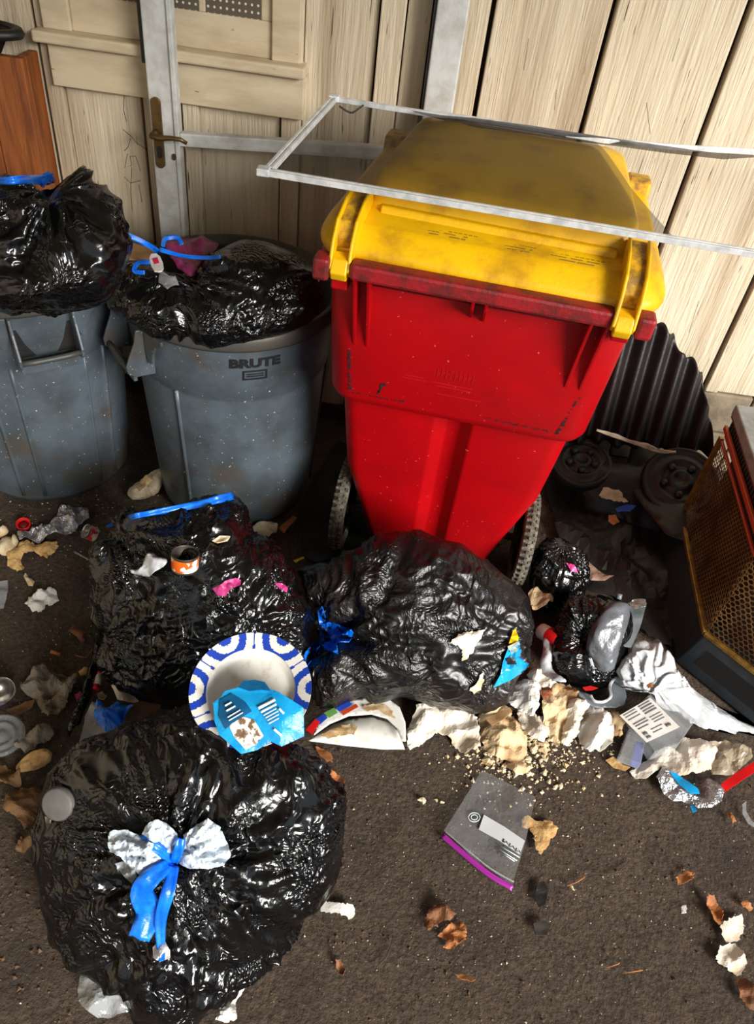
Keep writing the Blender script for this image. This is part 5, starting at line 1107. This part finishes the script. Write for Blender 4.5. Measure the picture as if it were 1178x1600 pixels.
S('curved_white_plastic', 'white curved plastic rim hugging the open black bag', 'plastic', [(846, 1000), (856, 984), (864, 990), (860, 1008), (866, 1026), (858, 1040), (876, 1060), (884, 1074), (868, 1074), (850, 1058), (840, 1040), (848, 1020)], M_WHITE, z=.05, amp=.012, freq=36, step=3, sm=True, seed=112, dome=.012, round_=1)
tr = empty('grey_tray', tuple(G(930, 1090))); tag(tr, 'light grey plastic tray with a scalloped rim under the open black bag', 'plastic tray')
sheet('tray_body', [(898, 1078), (910, 1082), (922, 1086), (930, 1096), (944, 1096), (954, 1088), (954, 1070), (964, 1058), (974, 1064), (978, 1090), (974, 1104), (960, 1108), (930, 1106), (910, 1098)], z=.03, m=M_GREYP, amp=.004, freq=20, step=3, parent=tr, sm=True, thick=.004)
ribbon('rim', [G(922, 1086, .045), G(930, 1096, .045), G(944, 1096, .045), G(954, 1088, .045), G(953, 1070, .045), G(963, 1058, .045)], .006, M_WHITE, tr, thick=.004)
S('red_tab', 'small red tab at the lower lip of the open black bag', 'tab', [(910, 1074), (922, 1072), (934, 1076), (926, 1079), (914, 1079)], M_REDP, z=.06, amp=.002, freq=40, step=3)
S('orange_crumb_tip', 'small orange scrap on the white plastic bag', 'scrap', [(1010, 1068), (1016, 1066), (1020, 1074), (1012, 1076)], M_LEAFO, z=.075, amp=.003, freq=40, step=3)
# white plastic bag, long and creased
P, F = blob([(962, 1060), (976, 1030), (994, 1008), (1016, 1004), (1036, 1012), (1054, 1042), (1078, 1072), (1104, 1092), (1140, 1120), (1180, 1142), (1178, 1156), (1140, 1154), (1100, 1148), (1070, 1130), (1046, 1104), (1020, 1080), (990, 1078), (968, 1078)], (1048, 1086), .03, .05, seed=64, small=False, crum=.020, p=.7, cf=20, ties=((1014, 1070, .006, 3, 90),), smooth=1)
tag(mk('white_plastic_bag', P, F, M_WHITE), 'creased white plastic bag stretched along the foot of the heater', 'plastic bag'); SURF.append((P, F)); rebuild()
# clear box with label
cb = empty('clear_box', tuple(G(1015, 1140))); tag(cb, 'clear plastic box with a printed white label beside the white bag', 'plastic box')
def quadbox(pl, z0, z1, m, nm, par, bev=.002):
    lo_ = [G(x, y, z0) for x, y in pl]; n = len(pl); hi_ = [p+np.array([0, 0, z1-z0]) for p in lo_]
    return mk(nm, lo_+hi_, [list(range(n)), list(range(n, 2*n))[::-1]]+[(i, n+i, n+(i+1) % n, (i+1) % n) for i in range(n)], m, par, smooth=False, bev=bev)
quadbox([(976, 1128), (1018, 1088), (1076, 1140), (1050, 1178), (1012, 1190)], .004, .05, M_CLEAR, 'box_body', cb)
lbq = [(968, 1118), (1016, 1090), (1062, 1136), (1010, 1160)]
def lerpq(u, v): 
    a, b_, c_, d_ = [np.array(p, float) for p in lbq]; return (a*(1-u)+b_*u)*(1-v)+(d_*(1-u)+c_*u)*v
lab = sheet('label', lbq, z=.056, m=M_WHITEP, amp=.0, step=6, parent=cb, round_=0, thick=.0008)
M_INK = mat('label_ink', (92, 96, 104), .6)
for (u0, v0, u1, v1, wd) in ((.56, .06, .92, .06, .002), (.56, .14, .92, .14, .003), (.56, .22, .92, .22, .002), (.56, .30, .92, .30, .003), (.08, .06, .46, .06, .0015), (.08, .14, .46, .14, .0015), (.08, .24, .46, .24, .0015), (.1, .40, .5, .40, .002), (.1, .48, .5, .48, .002), (.1, .58, .42, .58, .002), (.58, .44, .92, .44, .0014), (.58, .52, .92, .52, .0014), (.58, .60, .9, .6, .0014), (.1, .78, .22, .78, .008), (.1, .9, .22, .9, .006), (.34, .84, .62, .84, .0014), (.74, .84, .88, .84, .008), (.36, .74, .7, .74, .0014)):
    ribbon('label_print', [G(*lerpq(u0, v0), .0572), G(*lerpq(u1, v1), .0572)], wd, M_INK, lab, n=2, sub=2, thick=.0004)
quadbox([(962, 1190), (978, 1146), (1004, 1160), (996, 1202)], .004, .03, M_CLEAR, 'side_pocket', cb)
quadbox([(982, 1196), (990, 1164), (1002, 1166), (996, 1200)], .006, .025, M_BLUEP, 'blue_insert', cb)
S('paper_towel', 'cream crumpled paper towel spread below the clear box', 'paper towel', [(984, 1206), (998, 1196), (1024, 1180), (1040, 1166), (1068, 1156), (1094, 1158), (1116, 1176), (1108, 1206), (1080, 1216), (1054, 1218), (1030, 1204), (1008, 1218), (992, 1216)], M_NAP, amp=.018, freq=36, step=3.2, seed=121, dome=.012, jag=.9)
S('clear_bag', 'clear crinkled plastic bag at the right beside the cream paper towel', 'plastic bag', [(1090, 1166), (1130, 1160), (1168, 1176), (1170, 1190), (1140, 1216), (1110, 1214), (1100, 1196)], clearmat('clear_bag_tan', (190, 176, 150), .5), amp=.014, freq=40, step=4, seed=122, dome=.012)
S('torn_card', 'tan torn card poking out left of the clear box', 'cardboard', [(946, 1188), (958, 1182), (972, 1196), (984, 1200), (976, 1206), (958, 1200)], M_TAN, amp=.003, freq=30, step=3)
# foil pouch
fo = S('foil_pouch', 'torn silver foil pouch with cyan edge at the right', 'foil pouch', [(1022, 1218), (1030, 1206), (1044, 1206), (1062, 1222), (1080, 1240), (1094, 1242), (1094, 1226), (1104, 1220), (1116, 1226), (1126, 1240), (1122, 1258), (1106, 1268), (1086, 1266), (1070, 1254), (1050, 1254), (1034, 1240)], M_FOIL, amp=.014, freq=44, step=2.8, seed=123, dome=.016)
sheet('cyan_edge', [(1046, 1206), (1056, 1208), (1090, 1234), (1092, 1242), (1078, 1242), (1060, 1226)], z=.034, m=M_CYAN, amp=.004, freq=40, step=3, parent=fo)
sheet('cyan_corner', [(1078, 1260), (1084, 1258), (1088, 1268), (1082, 1270)], z=.012, m=M_CYAN, amp=.002, freq=40, step=3, parent=fo)
S('red_strip', 'red plastic strip pointing from the foil pouch to the right edge', 'plastic strip', [(1121, 1234), (1130, 1222), (1150, 1208), (1186, 1186), (1190, 1200), (1156, 1222), (1126, 1242)], M_REDP, z=.012, amp=.003, freq=14, thick=.003, round_=0)
S('clear_ring', 'clear plastic ring fragment cut by the right edge', 'plastic', [(1160, 1256), (1166, 1252), (1166, 1268), (1174, 1284), (1184, 1292), (1184, 1298), (1168, 1288), (1160, 1272)], M_CLEAR, amp=.003, freq=20, step=3)
# --- zip bag
zb = empty('zip_bag', tuple(G(765, 1300))); tag(zb, 'clear zip bag with purple seal lying on the dirt', 'plastic bag')
sheet('film', [(752, 1206), (796, 1228), (834, 1250), (820, 1318), (800, 1384), (745, 1346), (692, 1302), (722, 1254)], z=.006, m=M_CLEARD, amp=.008, freq=22, step=5, parent=zb, round_=0, seed=130, thick=.0008)
ribbon('purple_seal', [G(691, 1305, .008), G(726, 1335, .010), G(764, 1366, .010), G(801, 1388, .008)], .011, mat('purple_zip', (150, 36, 140), .35), zb, thick=.0015)
ribbon('seal_ridge', [G(697, 1300, .008), G(730, 1328, .010), G(768, 1358, .010), G(803, 1378, .008)], .003, M_CLEAR, zb, thick=.0015)
lz = sheet('write_on_panel', [(756, 1273), (788, 1292), (820, 1314), (812, 1336), (780, 1314), (748, 1296)], z=.013, m=mat('pale_panel', (196, 198, 200), .5), amp=.001, freq=20, step=4, parent=zb, round_=0, thick=.0008)
for k in range(6):
    x = 786+5.0*k; y = 1311+3.6*k; ribbon('handwriting', [G(x, y, .0155), G(x+3, y+5, .0155)] if k % 2 else [G(x+2, y, .0155), G(x-1, y+4, .0155), G(x+4, y+5, .0155)], .0022, M_INK if k % 3 else M_TEXT, lz, n=2, sub=2, thick=.0003)
for (x0, y0, x1, y1) in ((782, 1322, 812, 1340), (780, 1327, 808, 1345), (786, 1334, 804, 1346)): ribbon('print_line', [G(x0, y0, .014), G(x1, y1, .014)], .0018, M_PRINT, zb, n=2, sub=2, thick=.0003)
for (cx, cy, r_) in ((741, 1277, 9), (741, 1277, 5)): ribbon('logo_ring', [G(cx+r_*math.cos(a), cy+r_*.8*math.sin(a), .014) for a in np.linspace(0, 6.28, 11)], .0014, M_PRINT, zb, n=2, sub=2, thick=.0003)
S('tortilla_piece', 'torn tan cracker piece beside the zip bag', 'food', [(816, 1280), (824, 1274), (838, 1284), (858, 1284), (871, 1296), (866, 1308), (858, 1312), (854, 1326), (844, 1336), (836, 1326), (834, 1306), (826, 1296), (814, 1290)], M_TAN, amp=.004, freq=30, step=3, thick=.004, dome=.004, jag=.9)
# leaves and twigs
S('leaf', 'curled brown leaf with dark ribs on open dirt', 'leaf', [(662, 1448), (668, 1424), (680, 1416), (700, 1418), (712, 1428), (704, 1440), (690, 1442), (678, 1448), (668, 1458)], M_LEAF, amp=.012, freq=60, step=3, seed=140, dome=.006, jag=.9)
S('leaf', 'rust brown leaf beside the curled ribbed leaf', 'leaf', [(684, 1462), (700, 1448), (722, 1440), (729, 1452), (726, 1470), (708, 1484), (692, 1480), (700, 1470)], M_LEAFO, amp=.010, freq=50, step=3, seed=141, dome=.005, jag=.9)
S('leaf', 'small narrow tan leaf in the foreground dirt', 'leaf', [(711, 1524), (722, 1522), (742, 1532), (738, 1536), (718, 1530)], M_LEAFO, amp=.004, freq=50, step=3, seed=142, jag=.9)
S('leaf', 'small folded leaf right of the open dirt', 'leaf', [(1056, 1370), (1072, 1362), (1084, 1366), (1076, 1378), (1060, 1382)], M_LEAFO, amp=.008, freq=50, step=3, seed=143, jag=.9)
S('leaf', 'dark leaf bit on the dirt right of the front bag', 'leaf', [(524, 1502), (532, 1500), (540, 1518), (534, 1526), (526, 1514)], M_LEAF, amp=.006, freq=50, step=3, seed=144, jag=.9)
S('leaf', 'small brown leaf below the foil pouch at right', 'leaf', [(1136, 1272), (1142, 1270), (1150, 1284), (1144, 1288)], M_LEAFO, amp=.004, freq=50, step=3, seed=145, jag=.9)
S('paper_scrap', 'torn whitish card scrap with brown top at the lower right', 'paper', [(1124, 1446), (1140, 1436), (1160, 1428), (1162, 1452), (1152, 1472), (1136, 1474), (1128, 1462)], M_NAP, amp=.006, freq=40, step=3, seed=150, jag=.9)
S('paper_scrap', 'ragged whitish paper scrap lowest at the right', 'paper', [(1126, 1478), (1148, 1474), (1158, 1490), (1164, 1508), (1156, 1526), (1140, 1518), (1116, 1500), (1120, 1488)], M_NAP, amp=.008, freq=40, step=3, seed=151, jag=.9)
S('leaf', 'long pale brown leaf above the whitish scraps', 'leaf', [(1102, 1400), (1112, 1404), (1128, 1424), (1126, 1446), (1114, 1444), (1106, 1424)], M_LEAFO, amp=.010, freq=50, step=3, seed=152, jag=.9)
S('leaf', 'brown leaf in the bottom right corner', 'leaf', [(1150, 1530), (1164, 1528), (1178, 1546), (1184, 1580), (1172, 1580), (1156, 1560)], M_LEAF, amp=.010, freq=50, step=3, seed=153, jag=.9)
S('leaf', 'tan leaf sliver at the right edge', 'leaf', [(1156, 1412), (1166, 1408), (1178, 1420), (1170, 1424)], M_LEAFO, amp=.004, freq=50, step=3, seed=154, jag=.9)
S('paper_scrap', 'white folded wrapper scrap right of the front bag', 'paper', [(501, 1408), (530, 1412), (552, 1416), (555, 1430), (548, 1438), (528, 1428), (502, 1424)], M_WHITEP, amp=.005, freq=40, step=3, seed=155, round_=0, jag=.9)
S('paper_scrap', 'tiny white scrap at the right of the open dirt', 'paper', [(1064, 1418), (1072, 1414), (1072, 1428), (1064, 1428)], M_WHITEP, amp=.003, freq=40, step=3, seed=156, jag=.9)
S('peel', 'pale brown peel just right of the front bag bottom', 'peel', [(446, 1462), (456, 1448), (468, 1442), (468, 1456), (456, 1466)], M_LEAFO, amp=.006, freq=50, step=3, seed=157)
S('tar_smudge', 'black sticky smudge in the middle of the dirt', 'smudge', [(838, 1386), (850, 1378), (856, 1392), (852, 1414), (842, 1418), (834, 1404)], M_BLK, amp=.003, freq=50, step=3, seed=160, thick=.002)
S('tar_smudge', 'fainter dark smudge below the black one', 'smudge', [(832, 1444), (848, 1438), (860, 1446), (854, 1462), (836, 1462)], mat('dark_soil_lump', (46, 40, 34), .9), amp=.003, freq=60, step=3, seed=161, thick=.002)
tw = [([(924, 1362), (948, 1366), (966, 1362), (980, 1350)], 'thin curved twig on the dirt right of the tan cracker'), ([(588, 1512), (604, 1496), (612, 1476), (614, 1462)], 'dark curved twig right of the front bag'), ([(604, 1318), (620, 1308), (632, 1288)], 'fine twig left of the zip bag'), ([(886, 1384), (902, 1378), (914, 1370)], 'short pale twig below the tan cracker'), ([(948, 1512), (966, 1506), (968, 1504)], 'short straw at the lower middle of the dirt'), ([(976, 1520), (1004, 1516)], 'pale straw beside the short straw'), ([(118, 1024), (134, 1028), (146, 1012), (150, 1004)], 'bent straw left of the middle bag'), ([(116, 862), (130, 870), (142, 876)], 'clear straw stub left of the middle bag top')]
for k, (pl, lb) in enumerate(tw):
    q = B().tube([G(x, y, .003) for x, y in pl], .0011 if k not in (7,) else .003, 6); tag(q.build('twig', M_TWIG if k < 3 else M_LEAFO if k < 7 else M_CLEAR, None), lb, 'twig')
# --- bits in the dark corner
S('shade_sheet', 'black sheet added on the ground to deepen the shade behind the cart and heater', 'darkening_sheet', [(852, 760), (900, 716), (980, 730), (1050, 790), (1070, 860), (1062, 960), (1050, 1010), (1010, 1000), (960, 935), (900, 920), (870, 850)], M_BLK, amp=.02, freq=16, step=8, seed=180, thick=.002, dome=.01, jag=2)  # added black sheet: its colour stands in for the deep shade of this corner
S('shade_patch', 'flat black patch added to deepen the shade under the left wheel of the red cart', 'plastic film', [(470, 800), (500, 740), (530, 690), (556, 700), (560, 760), (590, 830), (560, 860), (500, 880), (470, 870)], M_BLK, amp=.006, freq=20, step=7, seed=181, thick=.002, jag=2)  # shadow between can and cart, put in as a black patch on the ground
S('paper_scrap', 'tan torn paper in the dark corner behind the cart', 'paper', [(936, 772), (944, 758), (954, 750), (968, 768), (980, 784), (964, 786), (944, 780)], M_FOAM, z=.10, amp=.006, freq=40, step=3, seed=170, jag=.9)
S('blue_scrap', 'blue scrap beside the tan paper in the dark corner', 'scrap', [(960, 796), (978, 788), (994, 790), (984, 800), (964, 802)], M_BLUEP, z=.09, amp=.004, freq=40, step=3, seed=171)
S('peel', 'dull orange peel in the dark corner behind the cart', 'peel', [(950, 806), (962, 804), (968, 816), (958, 822), (950, 816)], M_LEAFO, z=.09, amp=.004, freq=40, step=3, seed=172)
S('soiled_card', 'pinkish soiled card lying above the open black bag', 'cardboard', [(906, 882), (916, 878), (932, 890), (946, 900), (958, 902), (944, 910), (922, 910), (912, 898)], M_DIRTYP, z=.03, amp=.006, freq=30, step=3, seed=173, dome=.01)
S('pink_film', 'pinkish red film scrap on the small crumpled bag behind the wheel', 'plastic film', [(884, 880), (896, 884), (902, 896), (892, 894)], M_PINK, on=True, amp=.004, freq=50, step=3, seed=174)
